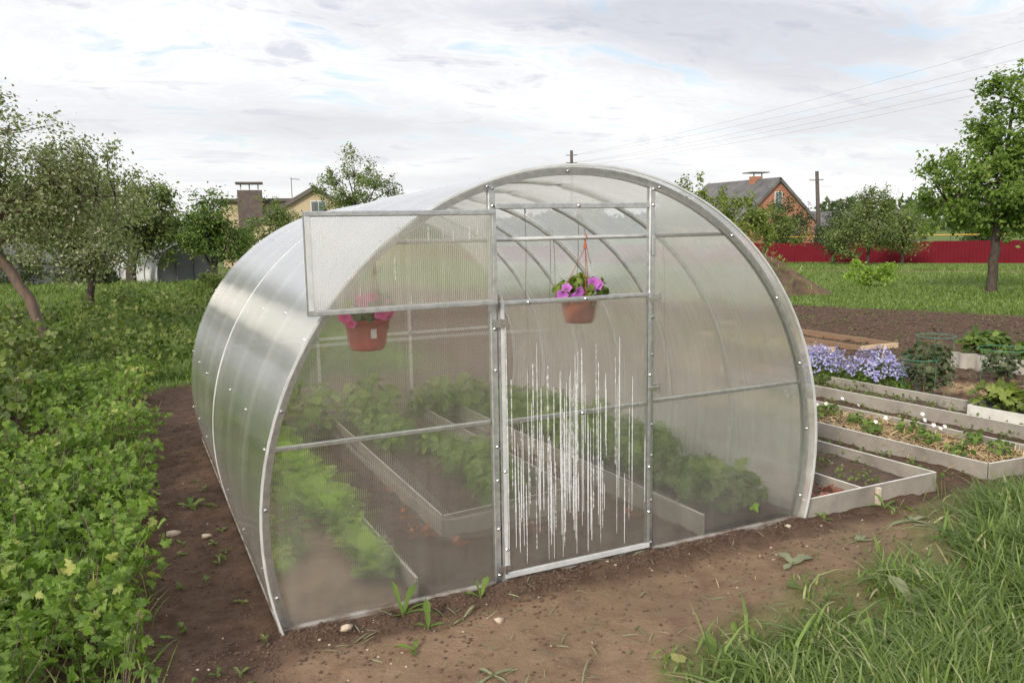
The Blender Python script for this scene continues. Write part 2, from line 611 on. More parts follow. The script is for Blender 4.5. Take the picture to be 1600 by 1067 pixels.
M_pot = simple('terracotta', (0.36, 0.10, 0.05), (0.28, 0.075, 0.04), 10, 0.6)
M_pot2 = simple('red_plastic', (0.46, 0.075, 0.04), (0.38, 0.06, 0.035), 10, 0.45)
M_hang = simple('hanger_plastic', (0.40, 0.10, 0.045), (0.30, 0.08, 0.04), 10, 0.5)
M_label = simple('pale_tag', (0.7, 0.7, 0.68), (0.5, 0.5, 0.48), 60, 0.6)
M_twine = simple('twine', (0.16, 0.14, 0.11), (0.08, 0.07, 0.06), 60, 0.9)
M_soil = simple('bed_soil', (0.062, 0.038, 0.026), (0.11, 0.07, 0.048), 14, 0.95, 0, 0.9, 60)
M_tan = simple('dry_bed_soil', (0.24, 0.165, 0.105), (0.12, 0.08, 0.052), 5, 0.95, 0, 0.8, 50)
M_clod = simple('clod_soil', (0.12, 0.076, 0.052), (0.06, 0.037, 0.026), 30, 0.95, 0, 0.6, 120)
M_stone = simple('pale_stone', (0.50, 0.42, 0.33), (0.36, 0.27, 0.2), 40, 0.8)
M_strawm = leafmat('straw', (0.34, 0.23, 0.11), (0.52, 0.38, 0.20), (0.6, 0.47, 0.28), 0.1, 0.7)
M_chip = simple('red_bark_chip', (0.22, 0.085, 0.05), (0.12, 0.05, 0.032), 18, 0.85, 0, 0.5)
M_red = simple('red_sheet_metal', (0.135, 0.007, 0.015), (0.11, 0.006, 0.012), 0.6, 0.6, spec=0.15)
M_brickw = None
M_greyp = simple('grey_plastic_sheet', (0.17, 0.18, 0.18), (0.11, 0.12, 0.12), 0.7, 0.6)
M_pole = simple('weathered_pole', (0.10, 0.085, 0.07), (0.06, 0.05, 0.045), 3, 0.9)
M_wire = simple('wire', (0.10, 0.10, 0.11), (0.12, 0.12, 0.13), 3, 0.6)
M_roof = simple('slate_roof', (0.085, 0.082, 0.085), (0.15, 0.14, 0.135), 0.8, 0.85, s3=(1, 1, 1))
M_roofb = simple('brown_roof', (0.10, 0.085, 0.08), (0.14, 0.12, 0.11), 0.8, 0.85)
M_beige = simple('beige_wall', (0.50, 0.40, 0.27), (0.42, 0.33, 0.22), 0.6, 0.85)
M_chim = simple('chimney_brick', (0.13, 0.10, 0.09), (0.09, 0.07, 0.065), 3, 0.9)
M_glass = simple('window_glass', (0.10, 0.12, 0.13), (0.16, 0.18, 0.19), 1.5, 0.1)
M_wframe = simple('white_frame', (0.62, 0.62, 0.60), (0.5, 0.5, 0.48), 5, 0.6)
M_yellow = simple('yellow_pipe', (0.55, 0.33, 0.05), (0.45, 0.27, 0.04), 3, 0.5)
M_ring = simple('green_wire', (0.05, 0.22, 0.14), (0.04, 0.17, 0.11), 20, 0.4)
M_crate = simple('white_crate', (0.62, 0.61, 0.57), (0.5, 0.49, 0.45), 8, 0.6)
M_heap = simple('heap_soil', (0.15, 0.095, 0.056), (0.075, 0.048, 0.03), 2.5, 0.95, 0, 0.9, 8)
M_orange = simple('orange_scrap', (0.55, 0.17, 0.05), (0.45, 0.12, 0.04), 30, 0.7)

L_apple = leafmat('apple_leaf', (0.13, 0.16, 0.07), (0.29, 0.315, 0.15), (0.6, 0.54, 0.48), 0.4)
L_mid = leafmat('mid_leaf', (0.080, 0.120, 0.034), (0.200, 0.255, 0.082), (0.28, 0.30, 0.13), 0.4)
L_bright = leafmat('bright_leaf', (0.060, 0.110, 0.020), (0.155, 0.23, 0.045), (0.2, 0.26, 0.06), 0.35)
L_cherry = leafmat('cherry_leaf', (0.080, 0.140, 0.024), (0.205, 0.300, 0.058), (0.31, 0.38, 0.10), 0.5)
L_yellow = leafmat('yellow_green_leaf', (0.085, 0.125, 0.022), (0.21, 0.26, 0.055), (0.26, 0.3, 0.09), 0.35)
L_dark = leafmat('dark_leaf', (0.030, 0.050, 0.018), (0.085, 0.115, 0.045), (0.14, 0.15, 0.08), 0.3)
L_currant = leafmat('currant_leaf', (0.070, 0.130, 0.020), (0.200, 0.300, 0.058), (0.42, 0.41, 0.15), 0.4)
L_rasp = leafmat('raspberry_leaf', (0.060, 0.095, 0.020), (0.17, 0.22, 0.055), (0.28, 0.27, 0.12), 0.35)
L_lettuce = leafmat('lettuce_leaf', (0.14, 0.24, 0.035), (0.32, 0.46, 0.075), (0.42, 0.52, 0.15), 0.45)
L_inside = leafmat('bed_leaf', (0.09, 0.15, 0.03), (0.22, 0.31, 0.07), (0.30, 0.36, 0.12), 0.4)
L_grass = leafmat('grass_blade', (0.065, 0.105, 0.025), (0.215, 0.30, 0.078), (0.46, 0.42, 0.24), 0.4, 0.45)
L_lawn = leafmat('lawn_blade', (0.095, 0.145, 0.030), (0.195, 0.265, 0.065), (0.32, 0.33, 0.14), 0.35)
L_phlox = leafmat('phlox_flower', (0.27, 0.25, 0.56), (0.46, 0.43, 0.73), (0.74, 0.72, 0.88), 0.3)
L_wilt = leafmat('wilted_leaf', (0.15, 0.17, 0.09), (0.25, 0.26, 0.15), (0.3, 0.27, 0.17), 0.2)
L_purple = leafmat('purple_petal', (0.38, 0.085, 0.44), (0.52, 0.17, 0.56), None, 0.3)
L_pink = leafmat('pink_petal', (0.72, 0.06, 0.27), (0.80, 0.13, 0.38), None, 0.3)
L_whitefl = leafmat('white_petal', (0.75, 0.75, 0.7), (0.8, 0.8, 0.76), None, 0.2)

# brick wall of the far house
ma, t, out = new_mat('orange_brick')
bt = t.nodes.new('ShaderNodeTexBrick')
bt.inputs['Color1'].default_value = (0.40, 0.135, 0.065, 1)
bt.inputs['Color2'].default_value = (0.31, 0.10, 0.055, 1)
bt.inputs['Mortar'].default_value = (0.38, 0.26, 0.2, 1)
bt.inputs['Scale'].default_value = 1.6
bt.inputs['Mortar Size'].default_value = 0.03
sp = t.nodes.new('ShaderNodeSeparateXYZ')
t.links.new(objco(t), sp.inputs[0])
cb = t.nodes.new('ShaderNodeCombineXYZ')
t.links.new(sp.outputs[0], cb.inputs[0])
t.links.new(sp.outputs[2], cb.inputs[1])
t.links.new(cb.outputs[0], bt.inputs['Vector'])
p_ = pbsdf(t, bt.outputs[0], 0.85)
t.links.new(p_.outputs[0], out.inputs[0])
M_brickw = ma

# ground
ma, t, out = new_mat('ground_soil_and_turf')
co = objco(t)


def attr(t, n):
    a = t.nodes.new('ShaderNodeAttribute')
    a.attribute_name = n
    return a.outputs['Fac']


nf = noise(t, co, 9, 8, 0.65)
nfine = noise(t, co, 70, 5, 0.65)
nbig = noise(t, co, 0.9, 5, 0.55)
dark = mixc(t, ramp(t, nf, [(0.35, 0.0), (0.68, 1.0)]), (0.058, 0.034, 0.023), (0.118, 0.074, 0.050))
dark = mixc(t, ramp(t, nfine, [(0.60, 0.0), (0.75, 0.6)]), dark, (0.19, 0.14, 0.10))
dirtc = mixc(t, ramp(t, nf, [(0.3, 0.0), (0.7, 1.0)]), (0.205, 0.130, 0.080), (0.275, 0.185, 0.122))
dirtc = mixc(t, ramp(t, nbig, [(0.42, 0.0), (0.62, 0.55)]), dirtc, (0.15, 0.108, 0.066))
dirtc = mixc(t, ramp(t, noise(t, co, 2.6, 6, 0.6), [(0.52, 0.0), (0.60, 0.5)]), dirtc, (0.12, 0.076, 0.05))
dirtc = mixc(t, ramp(t, nfine, [(0.58, 0.0), (0.74, 0.5)]), dirtc, (0.34, 0.24, 0.17))
turfc = mixc(t, ramp(t, nf, [(0.3, 0.0), (0.7, 1.0)]), (0.07, 0.105, 0.027), (0.13, 0.175, 0.045))
turfc = mixc(t, ramp(t, nbig, [(0.4, 0.0), (0.65, 0.6)]), turfc, (0.11, 0.14, 0.04))
strawc = mixc(t, ramp(t, nf, [(0.35, 0.0), (0.65, 1.0)]), (0.16, 0.10, 0.065), (0.36, 0.25, 0.14))
g_ = mixc(t, attr(t, 'dirt'), dark, dirtc)
g_ = mixc(t, attr(t, 'straw'), g_, strawc)
g_ = mixc(t, attr(t, 'turf'), g_, turfc)
p_ = pbsdf(t, g_, 0.95, 0, 0.15)
hgt = math_node(t, 'ADD', noise(t, co, 24, 8, 0.7), math_node(t, 'MULTIPLY', nfine, 0.5))
t.links.new(bump(t, hgt, 0.7, 0.025), p_.inputs['Normal'])
t.links.new(p_.outputs[0], out.inputs[0])
M_ground = ma

# ------------------------------------------------------------------ ground sheet


def axis_coords(lo, hi, parts):
    out_ = [lo]
    for a, b, st in parts:
        n = max(1, int(round((b - a) / st)))
        out_ += list(np.linspace(a, b, n + 1))
    out_.append(hi)
    return np.unique(np.round(out_, 5))


xs = axis_coords(-900, 1200, [(-400, -60, 40), (-60, -12, 4), (-12, -4, .4), (-4, -2.4, .08), (-2.4, 3.6, .03), (3.6, 9, .1), (9, 22, .35), (22, 70, 1.6), (70, 400, 30)])
ys = axis_coords(-600, 1400, [(-200, -20, 30), (-20, -3, 1.5), (-3, -1.4, .1), (-1.4, .5, .03), (.5, 6, .07), (6, 16, .25), (16, 60, 1.2), (60, 400, 30)])
X, Y = np.meshgrid(xs, ys, indexing='ij')


def ground_z(x, y):
    turf, dirt, straw = zones(x, y)
    near = 1 - sstep(14, 30, np.hypot(x, y))
    soil = np.clip(1 - turf, 0, 1)
    plow = soil * (1 - dirt)
    z = terrain(x, y)
    z = z + near * (plow * (0.055 * fbm(x, y, 5, 4, 3) + 0.03 * fbm(x, y, 16, 3, 4)) + dirt * (0.045 * fbm(x, y, 2.6, 4, 8) + 0.016 * fbm(x, y, 14, 3, 2)) + turf * 0.05 * fbm(x, y, 1.5, 3, 6))
    # little bank of dug soil along the foot of the front wall
    bank = np.exp(-((y + 0.10) / 0.085) ** 2) * sstep(-1.7, -1.5, x) * (1 - sstep(1.5, 1.75, x))
    z = z + bank * (0.034 + 0.05 * fbm(x, y, 7, 4, 21))
    return z


Z = ground_z(X, Y)
nx, ny = len(xs), len(ys)
idx = np.arange(nx * ny).reshape(nx, ny)
q = np.stack([idx[:-1, :-1], idx[1:, :-1], idx[1:, 1:], idx[:-1, 1:]], -1).reshape(-1, 4)
Fg = np.concatenate([q[:, [0, 1, 2]], q[:, [0, 2, 3]]])
gb = MB()
gb.add(np.stack([X, Y, Z], -1).reshape(-1, 3), Fg)
ground = gb.build('ground', M_ground, None, True)
tag(ground, 'brown trodden soil, dug beds and turf sloping gently away', 'ground', kind='structure')
tw, dw, sw = zones(X, Y)
for nme, arr in (('turf', np.where(Y < 0.5, tw * 0.45, tw)), ('dirt', np.where((Y < 0.5) & (X > -0.8), np.maximum(dw, tw * 0.8), dw)), ('straw', sw)):
    at = ground.data.attributes.new(nme, 'FLOAT', 'POINT')
    at.data.foreach_set('value', arr.astype(np.float32).ravel())


def gz(x, y):
    return float(ground_z(np.array([x], float), np.array([y], float))[0])


# far wood that closes the horizon
mb = MB()
for (a0, a1, dist, top, cnt) in ((-0.9, 0.35, 190, 2.6, 5000), (0.3, 0.85, 230, 3.0, 4500), (0.8, 1.7, 260, 6.6, 7000)):
    a = rng.uniform(a0, a1, cnt)
    dd = dist + rng.uniform(-12, 30, cnt)
    hh = top + 2.2 + 2.2 * fbm(a * 40, a * 0, 1.0, 4, 31)
    zz_ = -2.3 + hh * rng.uniform(0, 1, cnt) ** 0.7
    scatter(mb, np.stack([np.sin(a) * dd - 2, np.cos(a) * dd - 3.5, zz_], -1), 2.0, DIAMOND, None, 0.6)
tag(mb.build('treeline', L_dark), 'far dark wood along the horizon behind the houses', 'treeline', kind='stuff')

# ------------------------------------------------------------------ greenhouse
R, ZC, LEN = 1.6, 0.4744, 4.09
gh = thing('greenhouse', 'arched clear polycarbonate greenhouse with its upper door leaf swung open', 'greenhouse')
A0 = math.asin(-ZC / R)


def arc_pts(r, n=49, zmin=0.0, ext=0.0):
    a0 = math.asin((zmin - ZC) / r) - ext
    a = np.linspace(math.pi - a0, a0, n)
    return np.stack([r * np.cos(a), np.zeros(n), ZC + r * np.sin(a)], -1)


def arc_ribbon(r0, r1, y0, y1, n=65, zmin=-0.05):
    """swept rectangle following the arch"""
    A = arc_pts(r0, n, zmin)
    B = arc_pts(r1, n, zmin)
    V, F = [], []
    for i in range(n):
        for P, y in ((A[i], y0), (A[i], y1), (B[i], y1), (B[i], y0)):
            V.append((P[0], y, P[2] - KS * y))
    for i in range(n - 1):
        for j in range(4):
            k = (j + 1) % 4
            qd = (i * 4 + j, i * 4 + k, (i + 1) * 4 + k, (i + 1) * 4 + j)
            F += [(qd[0], qd[1], qd[2]), (qd[0], qd[2], qd[3])]
    F += [(0, 1, 2), (0, 2, 3)]
    b = (n - 1) * 4
    F += [(b, b + 2, b + 1), (b, b + 3, b + 2)]
    return V, F


def shell_sheet(r, y0, y1, n=97, m_=30):
    P = arc_pts(r, n, -0.09)
    V, F = [], []
    for i in range(n):
        for j in range(m_ + 1):
            y = y0 + (y1 - y0) * j / m_
            wob = 0.0012 * math.sin(y * 6.1 + i * 0.31) * math.sin(i * 0.21 + y * 2) - 0.0012 * math.sin(math.pi * y / 0.68) ** 2
            s = (r + wob) / r
            V.append((P[i][0] * s, y, ZC + (P[i][2] - ZC) * s - KS * y))
    for i in range(n - 1):
        for j in range(m_):
            a, b, c, d = i * (m_ + 1) + j, (i + 1) * (m_ + 1) + j, (i + 1) * (m_ + 1) + j + 1, i * (m_ + 1) + j + 1
            F += [(a, d, c), (a, c, b)]
    return V, F


for r, y0, y1 in ((R, -0.05, 2.05), (R - 0.007, 2.02, LEN + 0.05)):
    o = MB().add(*shell_sheet(r, y0, y1)).build('roof_sheet', M_shell, gh, True)
o = MB().add(*arc_ribbon(R - 0.006, R + 0.004, -0.056, -0.046)).build('edge_strip', M_strip, gh)
o = MB().add(*arc_ribbon(R - 0.001, R + 0.004, 2.046, 2.053)).build('seam_strip', M_strip, gh)
HOOPS = [0.0, 0.68, 1.36, 2.04, 2.72, 3.40, 4.06]
o = MB().add(*arc_ribbon(R - 0.045, R - 0.009, 0.002, 0.03)).build('front_hoop', M_metal, gh)
me = None
for y in HOOPS[1:]:
    if me is None:
        V, F = tube(arc_pts(R - 0.025, 61, -0.04), 0.0155, 8)
        me = MB().add(V, F).mesh('hoop', M_hoop, True)
    link('hoop', me, gh, (0, y, -KS * y))

# front and rear walls


def arch_z(x):
    return ZC + math.sqrt(max((R - 0.01) ** 2 - x * x, 0))


def wall_panel(name, xa, xb, z0, y, mat, parent):
    pts = []
    r = R - 0.01
    zmid = z0
    outer = []
    a0 = math.asin((z0 - ZC) / r)
    for a in np.linspace(a0, math.pi - a0, 80):
        x, z = r * math.cos(a), ZC + r * math.sin(a)
        if xa - 1e-6 <= x <= xb + 1e-6:
            outer.append((x, z))
    # add the exact cut points
    poly = []
    if xb < 0:
        poly = [(xb, z0), (xb, arch_z(xb))] + outer
    elif xa > 0:
        poly = outer + [(xa, arch_z(xa)), (xa, z0)]
    else:
        poly = [(xb, z0), (xb, arch_z(xb))] + [q_ for q_ in outer if q_[1] > z0 + 0.001 and q_[1] > ZC] + [(xa, arch_z(xa)), (xa, z0)]
    bm = bmesh.new()
    f = bm.faces.new([bm.verts.new((x, y, z)) for x, z in poly])
    bm.normal_update()
    if f.normal.y > 0:
        f.normal_flip()
    me_ = bpy.data.meshes.new(name)
    bm.to_mesh(me_)
    bm.free()
    me_.materials.append(mat)
    return link(name, me_, parent)


PL, PR = -0.468, 0.439          # door posts
wall_panel('front_panel', -1.62, PL - 0.012, 0.03, -0.003, M_front, gh)
wall_panel('front_panel', PR + 0.012, 1.62, 0.03, -0.003, M_front, gh)
wall_panel('top_panel', PL + 0.012, PR - 0.012, 1.885, -0.003, M_front, gh)
bm = bmesh.new()
f = bm.faces.new([bm.verts.new((P[0], LEN, P[2] - KS * LEN)) for P in arc_pts(R - 0.01, 60, 0.03)])
me = bpy.data.meshes.new('rear_panel')
bm.to_mesh(me)
bm.free()
me.materials.append(M_front)
link('rear_panel', me, gh)
for x in (PL, PR):
    part_box('rear_post', (x - 0.013, x + 0.013, LEN - 0.04, LEN - 0.014, -0.15, arch_z(x) - 0.04 - KS * LEN), M_hoop, gh)
part_box('rear_rail', (-1.5, 1.5, LEN - 0.04, LEN - 0.012, 0.73, 0.755), M_hoop, gh)
part_box('rear_rail', (-1.0, 1.0, LEN - 0.04, LEN - 0.012, 1.61, 1.635), M_hoop, gh)
for x, dx in ((PL, 0.017), (PR, 0.017)):
    part_box('door_post', (x - dx, x + dx, -0.012, 0.022, -0.03, arch_z(x) - 0.035), M_metal, gh, 0.004)
part_box('mid_rail', (-1.545, PL - 0.018, 0.004, 0.024, 0.832, 0.852), M_metal, gh)
part_box('mid_rail', (PR + 0.018, 1.545, 0.004, 0.024, 0.832, 0.852), M_metal, gh)
part_box('door_header', (PL + 0.018, PR - 0.018, -0.012, 0.016, 1.866, 1.892), M_metal, gh)
V, F = tube([(-0.995, 0.045, 1.722), (0.995, 0.045, 1.722)], 0.0105, 8)
MB().add(V, F).build('tie_bar', M_hoop, gh, True)
part_box('base_rail', (-1.53, PL - 0.018, -0.018, 0.014, -0.03, 0.026), M_soiled, gh)
part_box('base_rail', (PR + 0.018, 1.53, -0.018, 0.014, -0.03, 0.026), M_soiled, gh)
part_box('threshold', (PL + 0.018, PR - 0.018, -0.012, 0.03, -0.03, 0.03), M_soiled, gh)
for sx in (-1, 1):
    V, F = tube([(sx * 1.49, 0.03, -0.02), (sx * 1.49, LEN, -0.02 - KS * LEN)], 0.012, 6)
    MB().add(V, F).build('base_rail', M_soiled, gh, True)
    yy_ = np.linspace(-0.045, LEN + 0.04, 40)
    V, F = tube(np.stack([0 * yy_ + sx * 1.541, yy_, 0.03 - KS * yy_], -1), 0.005, 5)
    MB().add(V, F).build('base_strip', M_soiled, gh, True)


def frame_mesh(name, x0, x1, z0, z1, y0, y1, w, mat, bars=()):
    mb_ = MB()
    for b in ((x0, x0 + w, z0, z1), (x1 - w, x1, z0, z1)):
        mb_.add(boxv(b[0], b[1], y0, y1, b[2], b[3]), CUBE_F)
    for za, zb in ((z0, z0 + w), (z1 - w, z1)) + tuple(bars):
        mb_.add(boxv(x0 + w, x1 - w, y0 + 0.001, y1 - 0.001, za, zb), CUBE_F)
    return mb_.mesh(name, mat)


def sheet_mesh(name, x0, x1, z0, z1, y, mat):
    me_ = bpy.data.meshes.new(name)
    me_.from_pydata([(x0, y, z0), (x1, y, z0), (x1, y, z1), (x0, y, z1)], [], [(0, 1, 2, 3)])
    me_.materials.append(mat)
    return me_


def screw_mesh(name='screw', r=0.0085):
    mb_ = MB()
    V, F = lathe([(0.0, 0.009), (r * 0.55, 0.008), (r * 0.6, 0.003), (r, 0.0025), (r, -0.004)], 8)
    mb_.add(V, F)
    return mb_.mesh(name, M_screw, True)


ME_screw = screw_mesh()

# lower door leaf
DX0, DX1, DZ0, DZ1 = PL + 0.02, PR - 0.02, 0.045, 1.432
door = link('door', frame_mesh('door', DX0, DX1, DZ0, DZ1, -0.034, -0.014, 0.024, M_metal, ((0.832, 0.852),)), gh)
link('door_sheet', sheet_mesh('door_sheet', DX0 + 0.004, DX1 - 0.004, DZ0 + 0.004, DZ1 - 0.004, -0.037, M_front), door)
part_box('edge_strip', (DX0 + 0.002, DX1 - 0.002, -0.042, -0.0385, DZ0 + 0.002, DZ0 + 0.03), M_strip, door, 0.001)
part_box('edge_strip', (DX0 + 0.002, DX0 + 0.022, -0.042, -0.0385, DZ0 + 0.032, DZ1 - 0.002), M_strip, door, 0.001)
part_box('edge_strip', (DX1 - 0.020, DX1 - 0.002, -0.042, -0.0385, DZ0 + 0.032, DZ1 - 0.002), M_metal, door, 0.001)
part_box('edge_strip', (DX0 + 0.024, DX1 - 0.022, -0.042, -0.0385, DZ1 - 0.016, DZ1 - 0.002), M_metal, door, 0.001)
for z in (0.10, 1.33):
    mb = MB()
    V, F = tube([(PL + 0.02, -0.05, z - 0.022), (PL + 0.02, -0.05, z + 0.022)], 0.006, 8)
    mb.add(V, F)
    mb.add(boxv(PL - 0.012, PL + 0.018, -0.046, -0.0425, z - 0.018, z + 0.018), CUBE_F)
    mb.add(boxv(PL + 0.022, PL + 0.052, -0.047, -0.0435, z - 0.018, z + 0.018), CUBE_F)
    mb.build('hinge', M_screw, door)
for z in (1.40, 0.93):
    mb = MB()
    mb.add(boxv(PR - 0.03, PR + 0.012, -0.052, -0.0435, z - 0.02, z + 0.02), CUBE_F)
    mb.add(boxv(PR - 0.045, PR + 0.03, -0.058, -0.051, z - 0.006, z + 0.006), CUBE_F)
    V, F = tube([(PR + 0.022, -0.055, z - 0.03), (PR + 0.022, -0.055, z + 0.03)], 0.005, 6)
    mb.add(V, F)
    mb.build('latch', M_screw, door)
part_box('latch', (PR - 0.006, PR + 0.014, -0.022, -0.0135, 1.62, 1.72), M_screw, gh, 0.003)
for x, z in ((DX0 + 0.15, DZ1 - 0.01), (0.02, DZ1 - 0.01), (0.0, 0.842), (DX0 + 0.01, 0.6), (DX1 - 0.01, 0.5), (DX1 - 0.01, 0.25), (DX1 - 0.01, 1.0), (DX0 + 0.012, 0.2)):
    link('screw', ME_screw, door, (x, -0.0425, z), (math.pi / 2, 0, 0))

# water standing in the sheet channels: its glint painted as white vertical streaks
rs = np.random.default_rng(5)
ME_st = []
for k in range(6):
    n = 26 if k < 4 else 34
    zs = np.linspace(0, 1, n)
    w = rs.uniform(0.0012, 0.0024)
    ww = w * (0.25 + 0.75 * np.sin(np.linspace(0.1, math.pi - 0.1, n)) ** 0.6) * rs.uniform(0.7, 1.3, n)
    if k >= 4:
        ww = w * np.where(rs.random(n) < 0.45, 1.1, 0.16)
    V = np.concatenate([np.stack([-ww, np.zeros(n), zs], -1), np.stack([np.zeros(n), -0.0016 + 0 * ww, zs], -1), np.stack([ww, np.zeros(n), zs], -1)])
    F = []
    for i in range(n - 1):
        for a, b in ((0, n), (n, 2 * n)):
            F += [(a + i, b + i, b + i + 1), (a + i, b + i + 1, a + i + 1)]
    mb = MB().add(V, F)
    ME_st.append(mb.mesh('water_glint', M_drop, True))
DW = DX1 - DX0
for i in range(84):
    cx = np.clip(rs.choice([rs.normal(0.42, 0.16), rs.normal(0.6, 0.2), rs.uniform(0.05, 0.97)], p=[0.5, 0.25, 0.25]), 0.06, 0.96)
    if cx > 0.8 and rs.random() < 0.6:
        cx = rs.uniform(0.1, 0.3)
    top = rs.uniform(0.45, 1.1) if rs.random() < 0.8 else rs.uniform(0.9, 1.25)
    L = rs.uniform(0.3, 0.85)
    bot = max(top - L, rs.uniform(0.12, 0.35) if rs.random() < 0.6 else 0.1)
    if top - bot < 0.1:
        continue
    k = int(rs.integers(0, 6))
    o = link('water_glint', ME_st[k], door, (DX0 + cx * DW, -0.0385, bot))
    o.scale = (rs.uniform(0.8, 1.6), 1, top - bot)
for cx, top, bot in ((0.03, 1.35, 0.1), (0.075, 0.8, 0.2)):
    o = link('water_glint', ME_st[0], door, (DX0 + cx * DW, -0.0425, bot))
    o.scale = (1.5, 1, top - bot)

# upper door leaf, swung right round against the front panel
leaf = link('upper_door_leaf', frame_mesh('upper_door_leaf', 0.004, 0.886, 1.424, 1.862, -0.012, 0.010, 0.024, M_metal), gh, (PL - 0.004, -0.062, 0), (0, 0, math.radians(180 + 1.5)))
leaf['label'] = 'upper door leaf swung back flat against the front panel'
link('door_sheet', sheet_mesh('door_sheet', 0.008, 0.882, 1.428, 1.858, 0.013, M_leaf), leaf)
part_box('edge_strip', (0.006, 0.884, 0.0145, 0.018, 1.426, 1.444), M_metal, leaf, 0.001)
part_box('edge_strip', (0.006, 0.884, 0.0145, 0.018, 1.842, 1.860), M_metal, leaf, 0.001)
part_box('edge_strip', (0.006, 0.026, 0.0145, 0.018, 1.446, 1.840), M_metal, leaf, 0.001)
part_box('edge_strip', (0.862, 0.884, 0.0145, 0.018, 1.446, 1.840), M_strip, leaf, 0.001)
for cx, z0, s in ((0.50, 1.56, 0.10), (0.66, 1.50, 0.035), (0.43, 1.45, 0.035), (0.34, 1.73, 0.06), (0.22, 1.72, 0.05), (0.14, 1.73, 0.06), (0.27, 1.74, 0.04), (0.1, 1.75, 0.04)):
    o = link('water_glint', ME_st[4], leaf, (cx, 0.0145, z0), (0, 0, math.pi))
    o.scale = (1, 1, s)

# screws on the shell, at every hoop, and on the front hoop and posts
for y in HOOPS:
    for a in (12, 38, 66, 96, 126, 147, 166, 186):
        a_ = math.radians(a + rs.uniform(-2, 2))
        P = (R * math.cos(a_), y + 0.014 + rs.uniform(-.004, .004), ZC + R * math.sin(a_) - KS * y)
        if P[2] < 0.03:
            continue
        n = Vector((math.cos(a_), 0, math.sin(a_)))
        o = link('screw', ME_screw, gh, P, n.to_track_quat('Z', 'Y').to_euler())
        o.scale = (0.8, 0.8, 0.8)
for a in (-12, 3, 18, 34, 52, 72, 92, 108, 143, 160, 176, 191):
    a_ = math.radians(a)
    link('screw', ME_screw, gh, ((R - 0.028) * math.cos(a_), -0.004, ZC + (R - 0.028) * math.sin(a_)), (math.pi / 2, 0, 0))
for x in (PL, PR):
    for z in (0.06, 0.3, 0.55, 0.72, 1.1, 1.3, 1.88, 1.96):
        link('screw', ME_screw, gh, (x + 0.004, -0.0125, z), (math.pi / 2, 0, 0))
link('screw', ME_screw, gh, (0, -0.0125, 1.88), (math.pi / 2, 0, 0))


# ------------------------------------------------------------------ boxes and beds
def board(parent, p0, p1, z0, z1, mat, name='board', th=0.012, bev=0.002):
    p0, p1 = np.array(p0, float), np.array(p1, float)
    L = float(np.linalg.norm(p1 - p0))
    rz = math.atan2(p1[1] - p0[1], p1[0] - p0[0])
    return part_box(name, (0, L, -th / 2, th / 2, z0, z1), mat, parent, bev, (p0[0], p0[1], 0), (0, 0, rz))


def soil_patch(parent, x0, x1, y0, y1, z, mat, amp=0.035, seed=0, st=0.05, name='soil'):
    xs_ = np.linspace(x0, x1, max(3, int((x1 - x0) / st)))
    ys_ = np.linspace(y0, y1, max(3, int((y1 - y0) / st)))
    X_, Y_ = np.meshgrid(xs_, ys_, indexing='ij')
    Z_ = z + amp * fbm(X_, Y_, 5, 4, seed + 40)
    n1, n2 = X_.shape
    id_ = np.arange(n1 * n2).reshape(n1, n2)
    q_ = np.stack([id_[:-1, :-1], id_[1:, :-1], id_[1:, 1:], id_[:-1, 1:]], -1).reshape(-1, 4)
    mb_ = MB().add(np.stack([X_, Y_, Z_], -1).reshape(-1, 3), np.concatenate([q_[:, [0, 1, 2]], q_[:, [0, 2, 3]]]))
    return mb_.build(name, mat, parent, True)


TOPZ = 0.115
# inside the greenhouse
b = thing('garden_bed', 'fibre-cement edged bed of leafy greens along the greenhouse side wall', 'garden bed')
board(b, (-0.88, 0.04), (-0.88, 4.0), -0.1, TOPZ, M_slate)
soil_patch(b, -1.5, -0.89, 0.03, 4.05, 0.025, M_tan, 0.05, 1)
b = thing('garden_bed', 'fibre-cement bed in the middle of the greenhouse floor', 'garden bed')
board(b, (-0.48, 0.76), (-0.42, 4.0), -0.1, 0.14, M_slate)
board(b, (-0.474, 0.75), (0.455, 0.86), -0.1, 0.14, M_slate)
board(b, (0.45, 0.87), (0.45, 4.0), -0.1, 0.14, M_slate)
soil_patch(b, -0.46, 0.44, 0.88, 4.05, 0.06, M_soil, 0.05, 2)
b = thing('garden_bed', 'fibre-cement edged bed inside the greenhouse wall nearest the outdoor beds', 'garden bed')
board(b, (0.84, 0.03), (0.80, 4.0), -0.1, 0.135, M_slate)
soil_patch(b, 0.86, 1.5, 0.03, 4.05, 0.05, M_soil, 0.05, 3)
# outside
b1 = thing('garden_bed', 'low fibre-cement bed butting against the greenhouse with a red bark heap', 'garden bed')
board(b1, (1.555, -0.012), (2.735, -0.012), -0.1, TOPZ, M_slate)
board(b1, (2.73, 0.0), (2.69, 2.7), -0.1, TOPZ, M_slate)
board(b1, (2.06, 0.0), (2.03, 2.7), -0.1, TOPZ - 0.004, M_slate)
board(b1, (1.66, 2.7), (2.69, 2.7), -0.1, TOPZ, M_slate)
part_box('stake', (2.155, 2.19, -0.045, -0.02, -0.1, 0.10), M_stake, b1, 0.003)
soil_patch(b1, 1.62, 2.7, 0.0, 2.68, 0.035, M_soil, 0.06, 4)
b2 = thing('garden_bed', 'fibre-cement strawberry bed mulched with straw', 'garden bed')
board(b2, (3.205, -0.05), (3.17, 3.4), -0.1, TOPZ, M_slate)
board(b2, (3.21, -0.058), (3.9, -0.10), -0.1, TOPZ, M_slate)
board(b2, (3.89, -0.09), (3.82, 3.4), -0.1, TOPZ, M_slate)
part_box('stake', (3.54, 3.575, -0.115, -0.092, -0.1, 0.13), M_stake, b2, 0.003)
